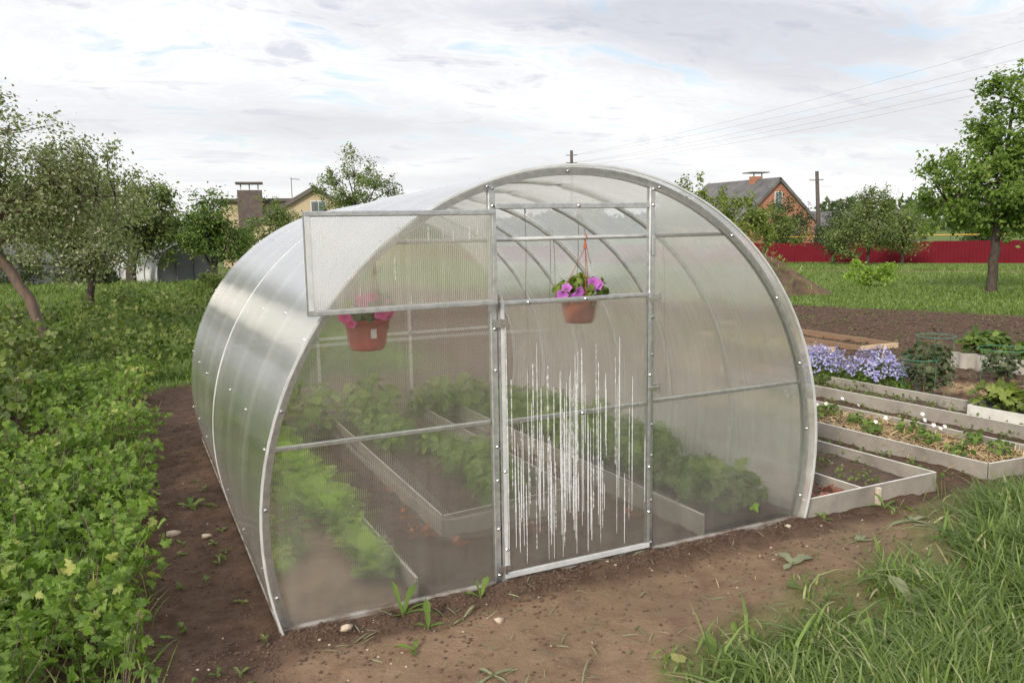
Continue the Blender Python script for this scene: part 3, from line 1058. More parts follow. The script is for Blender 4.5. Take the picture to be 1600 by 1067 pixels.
soil_patch(b2, 3.2, 3.86, -0.04, 3.4, 0.055, M_soil, 0.04, 5)
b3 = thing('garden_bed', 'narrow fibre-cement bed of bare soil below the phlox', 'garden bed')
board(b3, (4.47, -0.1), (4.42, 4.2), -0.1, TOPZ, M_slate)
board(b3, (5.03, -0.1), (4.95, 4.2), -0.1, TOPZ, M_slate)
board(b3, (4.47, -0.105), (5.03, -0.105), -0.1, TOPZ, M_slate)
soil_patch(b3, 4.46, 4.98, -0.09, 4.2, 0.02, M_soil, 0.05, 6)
# plank frames
pf = thing('planter_frame', 'longer empty raw plank planter frame lying on the ploughed soil', 'planter')
for p0, p1 in (((7.55, 4.86), (7.5, 8.2)), ((7.55, 4.85), (8.25, 4.80)), ((8.25, 4.82), (8.15, 8.2)), ((7.5, 8.2), (8.15, 8.2))):
    board(pf, p0, p1, -0.35, -0.06, M_plank_shade if abs(p1[1] - p0[1]) > 1 else M_plank_lit, 'plank', 0.03, 0.004)
pf = thing('planter_frame', 'shorter raw plank planter frame holding straw beside the greenhouse', 'planter')
for p0, p1 in (((6.45, 5.12), (7.17, 4.98)), ((7.17, 5.0), (7.1, 7.2)), ((6.45, 5.12), (6.4, 7.2)), ((6.4, 7.2), (7.1, 7.2))):
    board(pf, p0, p1, -0.35, -0.06, M_plank_shade if abs(p1[1] - p0[1]) > 1 else M_plank_lit, 'plank', 0.03, 0.004)
mb = MB()
N = 900
scatter(mb, np.stack([rng.uniform(6.48, 7.1, N), rng.uniform(5.15, 7.1, N), rng.uniform(-0.12, -0.06, N)], -1), 0.12, STRIP, None, 2.5, wid=0.5)
mb.build('straw_fill', M_strawm, pf)

# bark pieces heaped in the corner of the first bed
for i in range(38):
    x, y = rng.uniform(1.62, 1.98), rng.uniform(0.05, 0.75)
    l, w_, h_ = rng.uniform(0.05, 0.13), rng.uniform(0.02, 0.05), rng.uniform(0.006, 0.018)
    mb = MB()
    V = boxv(-l / 2, l / 2, -w_ / 2, w_ / 2, -h_ / 2, h_ / 2)
    V += rng.normal(0, 0.006, V.shape)
    mb.add(V, CUBE_F)
    o = mb.build('bark_piece', M_chip)
    o.location = (x, y, 0.06 + rng.uniform(0, 0.035))
    o.rotation_euler = (rng.normal(0, 0.3), rng.normal(0, 0.3), rng.uniform(0, 3))
    tag(o, 'loose red-brown bark piece heaped in the bed by the greenhouse foot', 'bark', 'bark pieces heaped in the bed')


# ------------------------------------------------------------------ plants
def herb(name, label, cat, x, y, h, w, n, size, lm, tmpl=ROUND, z=None, stems=4, group=None, upb=0.9, r=rng, stem_r=0.004):
    z = gz(x, y) if z is None else z - KS * max(y, 0)
    o = thing(name, label, cat, (x, y, z), 0, group)
    herb_parts(o, h, w, n, size, lm, tmpl, stems, upb, r, stem_r)
    return o


def herb_parts(o, h, w, n, size, lm, tmpl=ROUND, stems=4, upb=0.9, r=rng, stem_r=0.004):
    mb_ = MB()
    tips = []
    for k in range(stems):
        a = r.uniform(0, 6.28)
        rr = w / 2 * r.uniform(0.2, 0.8)
        tip = np.array([rr * math.cos(a), rr * math.sin(a), h * r.uniform(0.65, 0.98)])
        P = np.array([(0.15 * tip[0], 0.15 * tip[1], -0.04), tip * np.array([0.5, 0.5, 0.55]), tip])
        V, F = tube(P, [stem_r, stem_r * 0.8, stem_r * 0.5], 4)
        mb_.add(V, F)
        tips.append(tip)
    mb_.build('stem', M_stem, o)
    u = r.normal(size=(n, 3))
    u = unit(u) * (r.uniform(0.25, 1, n) ** 0.5)[:, None]
    pos = u * np.array([w / 2, w / 2, h / 2 * 0.85]) + np.array([0, 0, h * 0.54])
    nrm = np.stack([u[:, 0] * 0.8, u[:, 1] * 0.8, np.full(n, upb)], -1) + r.normal(0, 0.45, (n, 3))
    mb_ = MB()
    scatter(mb_, pos, size, tmpl, nrm, r=r)
    mb_.build('foliage', lm, o)


# leafy greens: a few masters, copied along the board
masters = []
G1 = 'leafy greens in a row along the greenhouse bed board'
LB = 'broad yellow-green leafy plant in the row beside the greenhouse bed board'
for k in range(4):
    o = thing('leafy_green', LB, 'leafy plant', (0, 0, 0), 0, G1)
    rr = np.random.default_rng(50 + k)
    mb = MB()
    n = 34
    a = rr.uniform(0, 6.28, n)
    el = rr.uniform(0.25, 1.2, n)
    rad = rr.uniform(0.01, 0.08, n)
    d = np.stack([np.cos(a) * np.cos(el), np.sin(a) * np.cos(el), np.sin(el)], -1)
    base = np.stack([np.cos(a) * rad, np.sin(a) * rad, rr.uniform(0.02, 0.12, n)], -1)
    nn = np.stack([-np.cos(a) * np.sin(el), -np.sin(a) * np.sin(el), np.cos(el)], -1) + rr.normal(0, 0.15, (n, 3))
    nn = unit(nn)
    e = np.cross(d, nn)
    sz = rr.uniform(0.08, 0.15, n)
    tv, tf = ROUND
    V = base[:, None] + sz[:, None, None] * (tv[None, :, 0, None] * 1.15 * e[:, None] + tv[None, :, 1, None] * d[:, None] + tv[None, :, 2, None] * 1.6 * nn[:, None])
    mb.add(V.reshape(-1, 3), (tf[None] + (np.arange(n) * len(tv))[:, None, None]).reshape(-1, 3), np.repeat(rr.uniform(0, 1, n), len(tv)))
    mb.build('leaves', L_lettuce, o, True)
    mb = MB()
    V, F = tube([(0, 0, -0.05), (0, 0, 0.09)], [0.008, 0.006], 5)
    mb.add(V, F)
    mb.build('stem', M_stem, o)
    masters.append(o)
k = 0
for y in np.arange(0.36, 3.9, 0.185):
    for row, xx in ((0, -0.985), (1, -1.10)):
        if row == 1 and (y < 1.3 or rng.random() < 0.6):
            continue
        src = masters[k % 4]
        o = src if k < 4 else copy_tree(src)
        o.location = (xx + rng.uniform(-0.03, 0.03), y + rng.uniform(-0.04, 0.04), 0.02 - KS * y)
        s = rng.uniform(0.7, 1.0)
        o.scale = (s, s, s)
        o.rotation_euler = (0, 0, rng.uniform(0, 6))
        k += 1
for i in range(10):
    x, y = rng.uniform(-1.45, -1.2), rng.uniform(0.3, 3.6)
    herb('seedling', 'small seedling in the bare soil of the greenhouse side bed', 'seedling', x, y, 0.14, 0.16, 14, 0.06, L_currant, LOBED, 0.03, 3, 'seedlings in the greenhouse side bed')
# staked plants inside
for i in range(9):
    herb('pepper_plant', 'bushy green plant in the middle greenhouse bed', 'plant', -0.02 + rng.uniform(-0.25, 0.25), 1.05 + i * 0.33, rng.uniform(0.18, 0.30), 0.36, 55, 0.09, L_inside, ROUND, 0.06, 4, 'plants in the middle greenhouse bed')
for i in range(12):
    herb('tomato_plant', 'leafy green plant in the greenhouse bed behind the grey edging board', 'plant', 1.18 + rng.uniform(-0.13, 0.15), 0.3 + i * 0.3, rng.uniform(0.2, 0.36), 0.40, 70, 0.10, L_inside, LOBED, 0.06, 4, 'plants in the far greenhouse bed')
for i in range(15):
    herb('tomato_plant', 'low leafy plant filling the greenhouse bed against the outer skin', 'plant', 1.33 + rng.uniform(-0.16, 0.06), 0.16 + i * 0.25, rng.uniform(0.2, 0.36), 0.34, 60, 0.09, L_inside, LOBED, 0.05, 4, 'low plants against the greenhouse skin')
for i in range(5):
    herb('climbing_plant', 'tall green plant at the rear wall of the greenhouse', 'plant', -1.2 + i * 0.55 + rng.uniform(-0.1, 0.1), 3.75, rng.uniform(0.3, 0.55), 0.45, 70, 0.12, L_inside, ROUND, 0.03, 4, 'plants at the greenhouse rear wall')
# orange scraps on the aisle
for x, y in ((-0.46, 0.66), (-0.53, 0.95), (-0.56, 1.02), (-0.52, 1.32), (-0.50, 1.75), (-0.47, 2.1), (0.37, 0.70), (0.04, 0.68), (0.72, 0.6), (0.6, 0.9)):
    mb = MB()
    scatter(mb, rng.normal(0, 0.018, (7, 3)) * np.array([1, 1, 0.3]), 0.028, ROUND, None, 1.5)
    o = mb.build('orange_petal_scrap', M_orange)
    o.location = (x, y, gz(x, y) + 0.018)
    tag(o, 'crumpled orange scrap lying on the dark greenhouse aisle', 'scrap', 'orange scraps on the greenhouse aisle')


# hanging pots
def petal_flower(lm):
    n = 15
    a = np.arange(n) * 2 * np.pi / n
    r_ = 1 + 0.17 * np.cos(5 * a)
    V = [(0, 0, -0.35)]
    V += [(0.35 * math.cos(q_), 0.35 * math.sin(q_), -0.02) for q_ in a]
    V += [(r_[i] * math.cos(a[i]), r_[i] * math.sin(a[i]), 0.12 + 0.06 * math.sin(3 * a[i])) for i in range(n)]
    F, T = [], [0.0] + [0.2] * n + [1.0] * n
    for i in range(n):
        j = (i + 1) % n
        F += [(0, 1 + i, 1 + j), (1 + i, 1 + n + i, 1 + n + j), (1 + i, 1 + n + j, 1 + j)]
    return MB().add(V, F, np.array(T)).mesh('flower', lm, True)


def hanging_pot(label, x, y, zrim, r, hh, mat, lm_fl, hook, flowers, nfol, tag_on, seed, sp=0.16):
    rr = np.random.default_rng(seed)
    o = thing('hanging_pot', label, 'flower pot', (x, y, zrim - hh), 0)
    V, F = lathe([(0.0, 0.003), (r * 0.70, 0.0), (r * 0.80, 0.02), (r * 0.97, hh - 0.02), (r * 1.04, hh - 0.018), (r * 1.04, hh), (r * 0.95, hh), (r * 0.93, hh - 0.02), (0, hh - 0.022)], 22)
    pot = MB().add(V, F).build('pot', mat, o, True)
    if tag_on:
        part_box('tag', (-0.008, 0.018, -r * 0.93 - 0.004, -r * 0.93 + 0.004, hh * 0.42, hh * 0.72), M_label, pot, 0.001)
    mb_ = MB()
    hk = np.array(hook) - np.array((x, y, zrim - hh))
    for k in range(3):
        a = 0.4 + k * 2.094
        V, F = tube([(r * math.cos(a), r * math.sin(a), hh - 0.005), hk - np.array((0, 0, 0.05))], 0.0018, 5)
        mb_.add(V, F)
    V, F = lathe([(0.0, 0), (0.011, 0.002), (0.006, 0.03), (0.003, 0.045)], 8)
    mb_.add(V + hk - np.array((0, 0, 0.058)), F)
    th = np.linspace(-1.3, 3.6, 10)
    V, F = tube(np.stack([0 * th, 0.014 * np.cos(th), 0.014 * np.sin(th)], -1) + hk, 0.0032, 5)
    mb_.add(V, F)
    mb_.build('hanger', M_hang, o)
    mb_ = MB()
    u = rr.normal(size=(nfol, 3))
    pos = unit(u) * (rr.uniform(0.1, 1, nfol) ** 0.6)[:, None] * np.array([sp, 0.11, 0.075]) + np.array([0.01, 0, hh + 0.035])
    pos[:, 2] = np.maximum(pos[:, 2], hh - 0.03)
    scatter(mb_, pos, 0.042, ROUND, None, 0.7, r=rr)
    for k in range(9):
        tip = np.array([rr.uniform(-sp, sp), rr.uniform(-.1, .1), hh + rr.uniform(0.03, 0.1)])
        V, F = tube([(0, 0, hh - 0.03), tip * 0.5 + np.array([0, 0, hh * 0.5 + 0.02]), tip], 0.002, 4)
        mb_.add(V, F, 0.3)
    mb_.build('foliage', L_yellow, o)
    me_ = petal_flower(lm_fl)
    for fx, fy, fz, s in flowers:
        f_ = link('flower', me_, o, (fx, fy, hh + fz))
        f_.scale = (s, s, s)
        dr = Vector((rr.normal(0.0, 0.6) - 0.25, -1.0, rr.uniform(-0.2, 1.0)))
        f_.rotation_euler = dr.to_track_quat('Z', 'Y').to_euler()
    return o


hanging_pot('terracotta pot of purple petunias hanging in the open half of the door', 0.09, 0.15, 1.415, 0.098, 0.135, M_pot, L_purple, (0.07, 0.045, 1.722),
            [(-0.135, -0.07, 0.02, 0.03), (-0.115, -0.08, 0.055, 0.026), (-0.055, -0.1, 0.03, 0.032), (-0.075, -0.09, 0.005, 0.028), (0.03, -0.1, 0.072, 0.034), (0.06, -0.095, 0.066, 0.028), (-0.15, -0.05, 0.0, 0.024)], 190, False, 3)
hanging_pot('red pot of pink petunias hanging behind the swung-open door leaf', -1.045, 0.15, 1.375, 0.105, 0.145, M_pot2, L_pink, (-1.03, 0.03, 1.64),
            [(-0.125, -0.09, 0.02, 0.032), (-0.10, -0.1, -0.01, 0.026), (0.045, -0.1, 0.03, 0.036), (0.085, -0.09, 0.03, 0.03), (-0.03, -0.06, 0.085, 0.034), (0.015, -0.06, 0.095, 0.030), (0.07, -0.05, 0.08, 0.026)], 190, True, 4, 0.14)
# twine hanging from the hoops
for x0, y0, z0, z1, dx in ((0.40, 1.40, 1.86, 1.05, 0.01), (0.80, 1.38, 1.83, 1.0, -0.02), (0.83, 1.38, 1.82, 1.5, 0.07), (0.95, 2.08, 1.72, 0.9, 0.0), (0.98, 2.08, 1.70, 0.9, 0.03), (1.02, 0.7, 1.66, 0.8, 0.04), (0.72, 2.78, 1.86, 0.8, 0.0)):
    mb = MB()
    tt = np.linspace(0, 1, 8)
    V, F = tube(np.stack([x0 + dx * tt + 0.006 * np.sin(tt * 7), 0 * tt + y0, z0 + (z1 - z0) * tt], -1), 0.0022, 4)
    mb.add(V, F)
    V, F = tube([(x0, y0, z0 + 0.06), (x0 + 0.004, y0, z0)], 0.005, 5)
    mb.add(V, F)
    o = mb.build('plant_twine', M_twine)
    tag(o, 'thin grey twine hanging from a greenhouse hoop seen through the open door half', 'twine', 'twines hanging from the hoops')

# strawberries
for i, (x, y) in enumerate(((3.35, 0.28), (3.62, 0.12), (3.5, 0.62), (3.68, 0.95), (3.38, 1.05), (3.55, 1.35), (3.4, 1.7), (3.66, 1.75), (3.75, 0.45), (3.3, 2.0), (3.55, 2.2), (3.7, 2.5))):
    o = herb('strawberry_plant', 'low strawberry plant growing through the straw mulch', 'strawberry plant', x, y, 0.12, 0.20, 44, 0.040, L_bright, ROUND, 0.06, 5, 'strawberry plants in the straw bed')
    me_ = None
    for kf in range(int(rng.integers(0, 4))):
        me_ = me_ or petal_flower(L_whitefl)
        f_ = link('flower', me_, o, (rng.uniform(-0.08, 0.08), rng.uniform(-0.12, 0.0), rng.uniform(0.12, 0.19)))
        f_.scale = (0.016,) * 3
        f_.rotation_euler = (0.7, rng.normal(0, 0.4), 0)
mb = MB()
N = 5200
px_, py_ = rng.uniform(3.23, 3.85, N), rng.uniform(-0.03, 3.3, N)
scatter(mb, np.stack([px_, py_, rng.uniform(0.05, 0.085, N) - KS * np.maximum(py_, 0)], -1), 0.09, STRIP, None, 3.0, wid=0.4)
tag(mb.build('straw_mulch', M_strawm), 'golden straw mulch spread over the strawberry bed', 'straw', kind='stuff')
mb = MB()
N = 5000
px_, py_ = rng.normal(6.1, 1.0, N), rng.normal(2.0, 0.5, N)
k_ = zones(px_, py_)[2] > 0.25
px_, py_ = px_[k_], py_[k_]
scatter(mb, np.stack([px_, py_, ground_z(px_, py_) + rng.uniform(0.0, 0.015, len(px_))], -1), 0.085, STRIP, None, 6.0, wid=0.3)
tag(mb.build('straw_litter', M_strawm), 'dry straw scattered over the soil round the rose bushes', 'straw', kind='stuff')
# weeds in beds
mb = MB()
P = []
for (xa, xb, ya, yb, n, z) in ((2.1, 2.66, 0.1, 2.6, 80, 0.05), (4.5, 4.95, 0.0, 4, 160, 0.04), (2.8, 3.15, 0.0, 3.2, 90, 0.0), (3.95, 4.4, 0, 3.5, 90, 0.0), (5.1, 9, 2.4, 5, 160, 0.0), (7, 14, 1, 9, 380, 0.0)):
    for i in range(n):
        x, y = rng.uniform(xa, xb), rng.uniform(ya, yb)
        zb = z - KS * max(y, 0) if z else gz(x, y)
        kk = int(rng.integers(4, 10))
        P.append(np.stack([x + rng.normal(0, 0.035, kk), y + rng.normal(0, 0.035, kk), zb + rng.uniform(0.005, 0.05, kk)], -1))
scatter(mb, np.concatenate(P), 0.023, ROUND, None, 1.4)
tag(mb.build('bed_weeds', L_rasp), 'tiny weeds sprouting over the beds and ploughed soil', 'weeds', kind='stuff')


# phlox clumps
def phlox(label, x, y, w, h, seed):
    rr = np.random.default_rng(seed)
    o = thing('phlox_clump', label, 'flower clump', (x, y, gz(x, y)), 0.0)
    mb_ = MB()
    n = 900
    u = unit(rr.normal(size=(n, 3)))
    u[:, 2] = np.abs(u[:, 2])
    pos = u * (rr.uniform(0.3, 1, n) ** 0.5)[:, None] * np.array([w * .42, w / 2, h * 0.72])
    scatter(mb_, pos, 0.05, DIAMOND, None, 0.4, r=rr)
    mb_.build('foliage', L_bright, o)
    mb_ = MB()
    n = 620
    u = unit(rr.normal(size=(n, 3)) + np.array([0, 0, 0.45]))
    u[:, 2] = np.abs(u[:, 2])
    lump = 1 + 0.6 * fbm(u[:, 0] * 3 + seed, u[:, 1] * 3, 1.3, 3, seed)
    pos = u * lump[:, None] * rr.uniform(0.88, 1.05, n)[:, None] * np.array([w * .46, w / 2, h])
    pos = pos[pos[:, 2] > h * 0.42]
    fl = []
    for k in range(4):
        scatter(mb_, pos + rr.normal(0, 0.012, pos.shape), 0.023, ROUND, unit(pos / np.array([w, w, h])) + rr.normal(0, 0.4, pos.shape), r=rr)
    mb_.build('blossom', L_phlox, o)
    return o


phlox('pale violet phlox clump close beside the greenhouse wall', 5.05, 3.25, 0.72, 0.42, 61)
phlox('pale violet phlox clump between the greenhouse clump and the rose bush', 5.25, 2.6, 0.74, 0.42, 62)
# roses and rings
herb('rose_bush', 'dark rose bush with a green support ring beside the phlox', 'rose bush', 5.4, 2.1, 0.62, 0.5, 420, 0.05, L_dark, ROUND, None, 9, stem_r=0.006)
herb('rose_bush', 'thin rose bush under the wide green ring on straw by grey edging', 'rose bush', 6.75, 2.22, 0.40, 0.42, 230, 0.05, L_dark, ROUND, None, 8, stem_r=0.006)


def ring(label, x, y, z, d):
    zg = gz(x, y)
    o = thing('plant_support', label, 'plant support', (x, y, zg))
    a = np.linspace(0, 2 * np.pi, 33)
    V, F = tube(np.stack([d / 2 * np.cos(a), d / 2 * np.sin(a), 0 * a + z], -1), 0.004, 6)
    MB().add(V, F).build('ring', M_ring, o, True)
    for k in range(3):
        b_ = 0.7 + k * 2.09
        V, F = tube([(d / 2 * math.cos(b_), d / 2 * math.sin(b_), -0.05), (d / 2 * math.cos(b_), d / 2 * math.sin(b_), z)], 0.0022, 5)
        MB().add(V, F).build('leg', M_ring, o)


ring('green wire support ring standing over the dark rose bush beside the phlox', 5.5, 2.12, 0.62, 0.37)
ring('wide green wire support ring over the thin rose bush on straw', 6.72, 2.2, 0.38, 0.48)
ring('low green wire hoop in front of the dark rose bush', 5.18, 2.05, 0.42, 0.34)
# corrugated edging
mb = MB()
n = 90
s_ = np.linspace(0, 2.4, n)
dx_, dy_ = 0.19, -0.98
bx_ = 7.19 + dx_ * s_ + 0.04 * np.sin(s_ * 31) * 0.98
by_ = 3.16 + dy_ * s_ + 0.03 * np.sin(s_ * 30) * 0.19
V = np.concatenate([np.stack([bx_ + o_, by_, 0 * s_ + z_], -1) for o_, z_ in ((0, -0.2), (0, 0.12), (0.012, 0.12), (0.012, -0.2))])
F = []
for a, b in ((0, 1), (1, 2), (2, 3)):
    for i in range(n - 1):
        F += [(a * n + i, a * n + i + 1, b * n + i + 1), (a * n + i, b * n + i + 1, b * n + i)]
mb.add(V, F)
o = mb.build('corrugated_edging', M_slate, None, True)
tag(o, 'wavy grey corrugated sheet set upright as garden edging', 'garden edging')
for x, y, h, lb in ((8.15, 3.35, 0.42, 'bright green bushy plant behind the end of the corrugated edging'), (8.0, 2.6, 0.34, 'green bushy plant behind the corrugated edging and the wide ring'), (8.4, 2.1, 0.34, 'green bushy plant behind the middle of the corrugated edging')):
    herb('potato_plant', lb, 'plant', x, y, h, 0.6, 260, 0.085, L_bright, ROUND, None, 7)
# seedling crate
cr = thing('seedling_crate', 'white crate standing on the bed filled with black potting soil', 'crate', (4.86, 0.86, 0.03), 0.12)
for b_ in ((-0.17, 0.17, -0.30, -0.285, 0, 0.10), (-0.17, 0.17, 0.285, 0.30, 0, 0.10), (-0.17, -0.155, -0.283, 0.283, 0, 0.10), (0.155, 0.17, -0.283, 0.283, 0, 0.10)):
    part_box('side', b_, M_crate, cr, 0.002)
part_box('soil', (-0.153, 0.153, -0.282, 0.282, 0.005, 0.075), M_dark, cr, 0.002)
for i in range(7):
    herb('cucumber_seedling', 'lime green broad-leaved seedling growing in the white crate', 'seedling', 4.86 + rng.uniform(-0.11, 0.11), 0.62 + i * 0.08, 0.24, 0.24, 18, 0.10, L_yellow, LOBED, 0.11, 3, 'seedlings in the white crate')
for x, y, lb in ((6.62, 3.72, 'pale split stick leaning up out of the soil behind the phlox'), (6.2, 4.1, 'short pale bent stick in the soil near the planter frames')):
    V, F = tube([(0, 0, -0.05), (0.05, 0.02, 0.1), (0.13, 0.05, 0.24 if y < 4 else 0.13)], [0.014, 0.013, 0.008], 5)
    o = MB().add(V, F).build('stick', M_stake)
    o.location = (x, y, gz(x, y))
    tag(o, lb, 'stick')

# ------------------------------------------------------------------ thickets on the other side
mb = MB()
ms = MB()
N = 520
cx_ = np.concatenate([rng.uniform(-4.2, -2.12, 330), rng.uniform(-3.6, -1.95, 190)])
cy_ = np.concatenate([rng.uniform(-0.6, 3.4, 330), rng.uniform(2.6, 7.5, 190)])
keep = cx_ < -2.06 + np.clip(cy_, 0, 8) * 0.05 + 0.12 * fbm(cx_, cy_, 2, 3, 77)
cx_, cy_ = cx_[keep], cy_[keep]
for x, y in zip(cx_, cy_):
    if float(fbm(np.array([x]), np.array([y]), 1.6, 2, 91)[0]) < -0.17:
        continue
    h = rng.uniform(0.15, 0.40) * (1.0 if y < 3 else 1.1)
    n = int(60 * (1.0 if y < 3.5 else 0.8))
    zb = gz(x, y)
    a, rr_ = rng.uniform(0, 6.28, n), 0.17 * rng.uniform(0, 1, n) ** 0.6
    pos = np.stack([x + rr_ * np.cos(a), y + rr_ * np.sin(a), zb + h * rng.uniform(0.15, 1.05, n) ** 0.7], -1)
    scatter(mb, pos, rng.uniform(0.032, 0.060, n), LOBED, None, 0.9, tint=np.clip(rng.uniform(0, 0.45) + rng.uniform(0, 0.6, n), 0, 1))
    for k in range(3):
        V, F = tube([(x, y, zb - 0.02), (x + rng.normal(0, .09), y + rng.normal(0, .09), zb + h * rng.uniform(0.8, 1.15))], [0.004, 0.002], 4)
        ms.add(V, F)
xg, yg = rng.uniform(-4.2, -2.05, 3800), rng.uniform(-0.7, 4.5, 3800)
blades(mb, np.stack([xg, yg, ground_z(xg, yg)], -1), np.full(3800, 0.22), 0.006, droop=0.7, tint=rng.uniform(0.5, 1, 3800))
o = mb.build('currant_thicket', L_currant)
tag(o, 'dense low thicket of lobed green currant leaves beside the dark soil', 'thicket', kind='stuff')
ms.build('stems', M_bark2, o)['kind'] = 'stuff'
mb = MB()
ms = MB()
for i in range(230):
    x, y = rng.uniform(-6.5, -2.75), rng.uniform(3.6, 13)
    if x > -2.5 - (y - 3) * 0.05 - 0.35:
        continue
    h = rng.uniform(0.4, 0.75)
    n = 60
    zb = gz(x, y)
    a, rr_ = rng.uniform(0, 6.28, n), 0.3 * rng.uniform(0, 1, n) ** 0.5
    pos = np.stack([x + rr_ * np.cos(a), y + rr_ * np.sin(a), zb + h * rng.uniform(0.1, 1.05, n) ** 0.75], -1)
    scatter(mb, pos, 0.075, ROUND, None, 0.9)
    for k in range(2):
        V, F = tube([(x, y, zb), (x + rng.normal(0, .1), y + rng.normal(0, .1), zb + h)], [0.005, 0.002], 4)
        ms.add(V, F)
for i in range(420):
    x, y = rng.uniform(-3.2, 0.9), rng.uniform(6.6, 24)
    if float(fbm(np.array([x]), np.array([y]), 0.7, 2, 93)[0]) < -0.02:
        continue
    n = 26
    h = rng.uniform(0.15, 0.5)
    a, rr_ = rng.uniform(0, 6.28, n), 0.22 * rng.uniform(0, 1, n) ** 0.5
    pos = np.stack([x + rr_ * np.cos(a), y + rr_ * np.sin(a), gz(x, y) + h * rng.uniform(0.1, 1.05, n)], -1)
    scatter(mb, pos, 0.075, LOBED, None, 0.8)
o = mb.build('raspberry_thicket', L_rasp)
tag(o, 'waist-high raspberry thicket below the leaning apple tree', 'thicket', kind='stuff')
ms.build('canes', M_bark2, o)['kind'] = 'stuff'


# ------------------------------------------------------------------ grass
def turf_points(xa, xb, ya, yb, n, thr=0.5):
    x, y = rng.uniform(xa, xb, n), rng.uniform(ya, yb, n)
    k_ = zones(x, y)[0] > thr
    x, y = x[k_], y[k_]
    return np.stack([x, y, ground_z(x, y) - 0.005], -1)


mb = MB()
N = 90000
x, y = rng.uniform(-0.9, 4.8, N), rng.uniform(-2.6, 0.05, N)
edge = y - (np.interp(x, GX, GY) + 0.22 * fbm(x, y, 3.0, 4, 5) + 0.28 * fbm(x, y, 1.4, 3, 15))
d_ = fbm(x, y, 2.2, 3, 55)
d2_ = fbm(x, y, 6.0, 3, 56)
dens = 0.75 * sstep(0.05, -0.5, edge) ** 1.3 + 0.05 * sstep(0.35, 0.0, edge) * (d2_ > 0.02)
dens = dens * np.clip(0.75 + 2.4 * d2_ + 1.6 * d_, 0.08, 1.3)
k_ = (rng.uniform(0, 1, N) < dens) & ((y < -0.13) | (x > 4))
x, y, edge, d_, d2_ = x[k_], y[k_], edge[k_], d_[k_], d2_[k_]
P = np.stack([x, y, ground_z(x, y) - 0.005], -1)
hgt = np.clip(0.05 + 0.15 * np.clip(-edge, 0, 1) ** 0.8 + 0.20 * d_ + 0.10 * d2_ + 0.05 * np.clip(x - 1, 0, 2), 0.03, 0.34)
tn = np.clip(rng.beta(2, 2.2, len(P)) * 0.86 + 0.3 * d_, 0, 0.86)
tn = np.where(rng.random(len(P)) < 0.07 + 0.10 * (edge > -0.1), rng.uniform(0.9, 1, len(P)), tn)
blades(mb, P, hgt, 0.0085, droop=0.95, tint=tn)
pb = P[rng.random(len(P)) < 0.035] + np.array([0, 0, 0.02])
scatter(mb, pb, 0.075, ROUND, None, 1.0, wid=0.8)
pl_ = P[rng.random(len(P)) < 0.05]
blades(mb, pl_, np.full(len(pl_), 0.22), 0.012, droop=1.3, tint=rng.uniform(0.6, 1, len(pl_)))
tag(mb.build('long_grass', L_grass), 'long uncut grass growing over the edge of the bare path', 'grass', kind='stuff')
mb = MB()
P = np.concatenate([turf_points(8, 22, 1, 18, 60000), turf_points(18, 46, 6, 44, 60000)])
dst = np.hypot(P[:, 0] + 2, P[:, 1] + 3.5)
blades(mb, P, 0.05 + 0.0025 * dst, 0.008 + 0.0008 * dst, tint=np.clip(rng.beta(2, 2.2, len(P)) + 0.3 * fbm(P[:, 0], P[:, 1], .5, 3, 3), 0, 1))
P = np.concatenate([turf_points(-9, 2.5, 6, 34, 50000), turf_points(-5, 2.5, 6, 18, 50000)])
dst = np.hypot(P[:, 0] + 2, P[:, 1] + 3.5)
blades(mb, P, 0.10 + 0.003 * dst + np.clip(0.6 * fbm(P[:, 0], P[:, 1], 0.9, 3, 44), -0.06, 0.3), 0.006 + 0.0007 * dst, tint=np.clip(rng.beta(2, 2.2, len(P)) + 0.3 * fbm(P[:, 0], P[:, 1], .5, 3, 3), 0, 1))
tag(mb.build('lawn_grass', L_lawn), 'rough lawn grass stretching away to the red fence', 'grass', kind='stuff')
# sparse strands on the dirt
mb = MB()
N = 1500
x, y = rng.uniform(-1.4, 2.8, N), rng.uniform(-1.3, -0.05, N)
k_ = rng.uniform(0, 1, N) < 0.25 + 1.4 * np.clip(fbm(x, y, 3, 3, 88), 0, 1)
x, y = x[k_], y[k_]
scatter(mb, np.stack([x, y, ground_z(x, y) + 0.006], -1), 0.07, STRIP, None, 4.0, wid=0.45)
tag(mb.build('grass_clippings', L_wilt), 'wilted grass clippings strewn on the bare brown path', 'clippings', kind='stuff')

# soil crumbs and stones
ICO = bmesh.new()
bmesh.ops.create_icosphere(ICO, subdivisions=1, radius=1)
ICO_V = np.array([v.co[:] for v in ICO.verts])
ICO.faces.ensure_lookup_table()
ICO_F = np.array([[v.index for v in f_.verts] for f_ in ICO.faces])
ICO.free()


def crumbs(mb_, pos, size):
    N_ = len(pos)
    s = size * rng.uniform(0.4, 1.5, N_)
    V = ICO_V[None] * (1 + rng.normal(0, 0.22, (N_, len(ICO_V), 1))) * s[:, None, None] * np.array([1.2, 1, 0.75])
    V = V + pos[:, None]
    F = ICO_F[None] + (np.arange(N_) * len(ICO_V))[:, None, None]
    mb_.add(V.reshape(-1, 3), F.reshape(-1, 3))


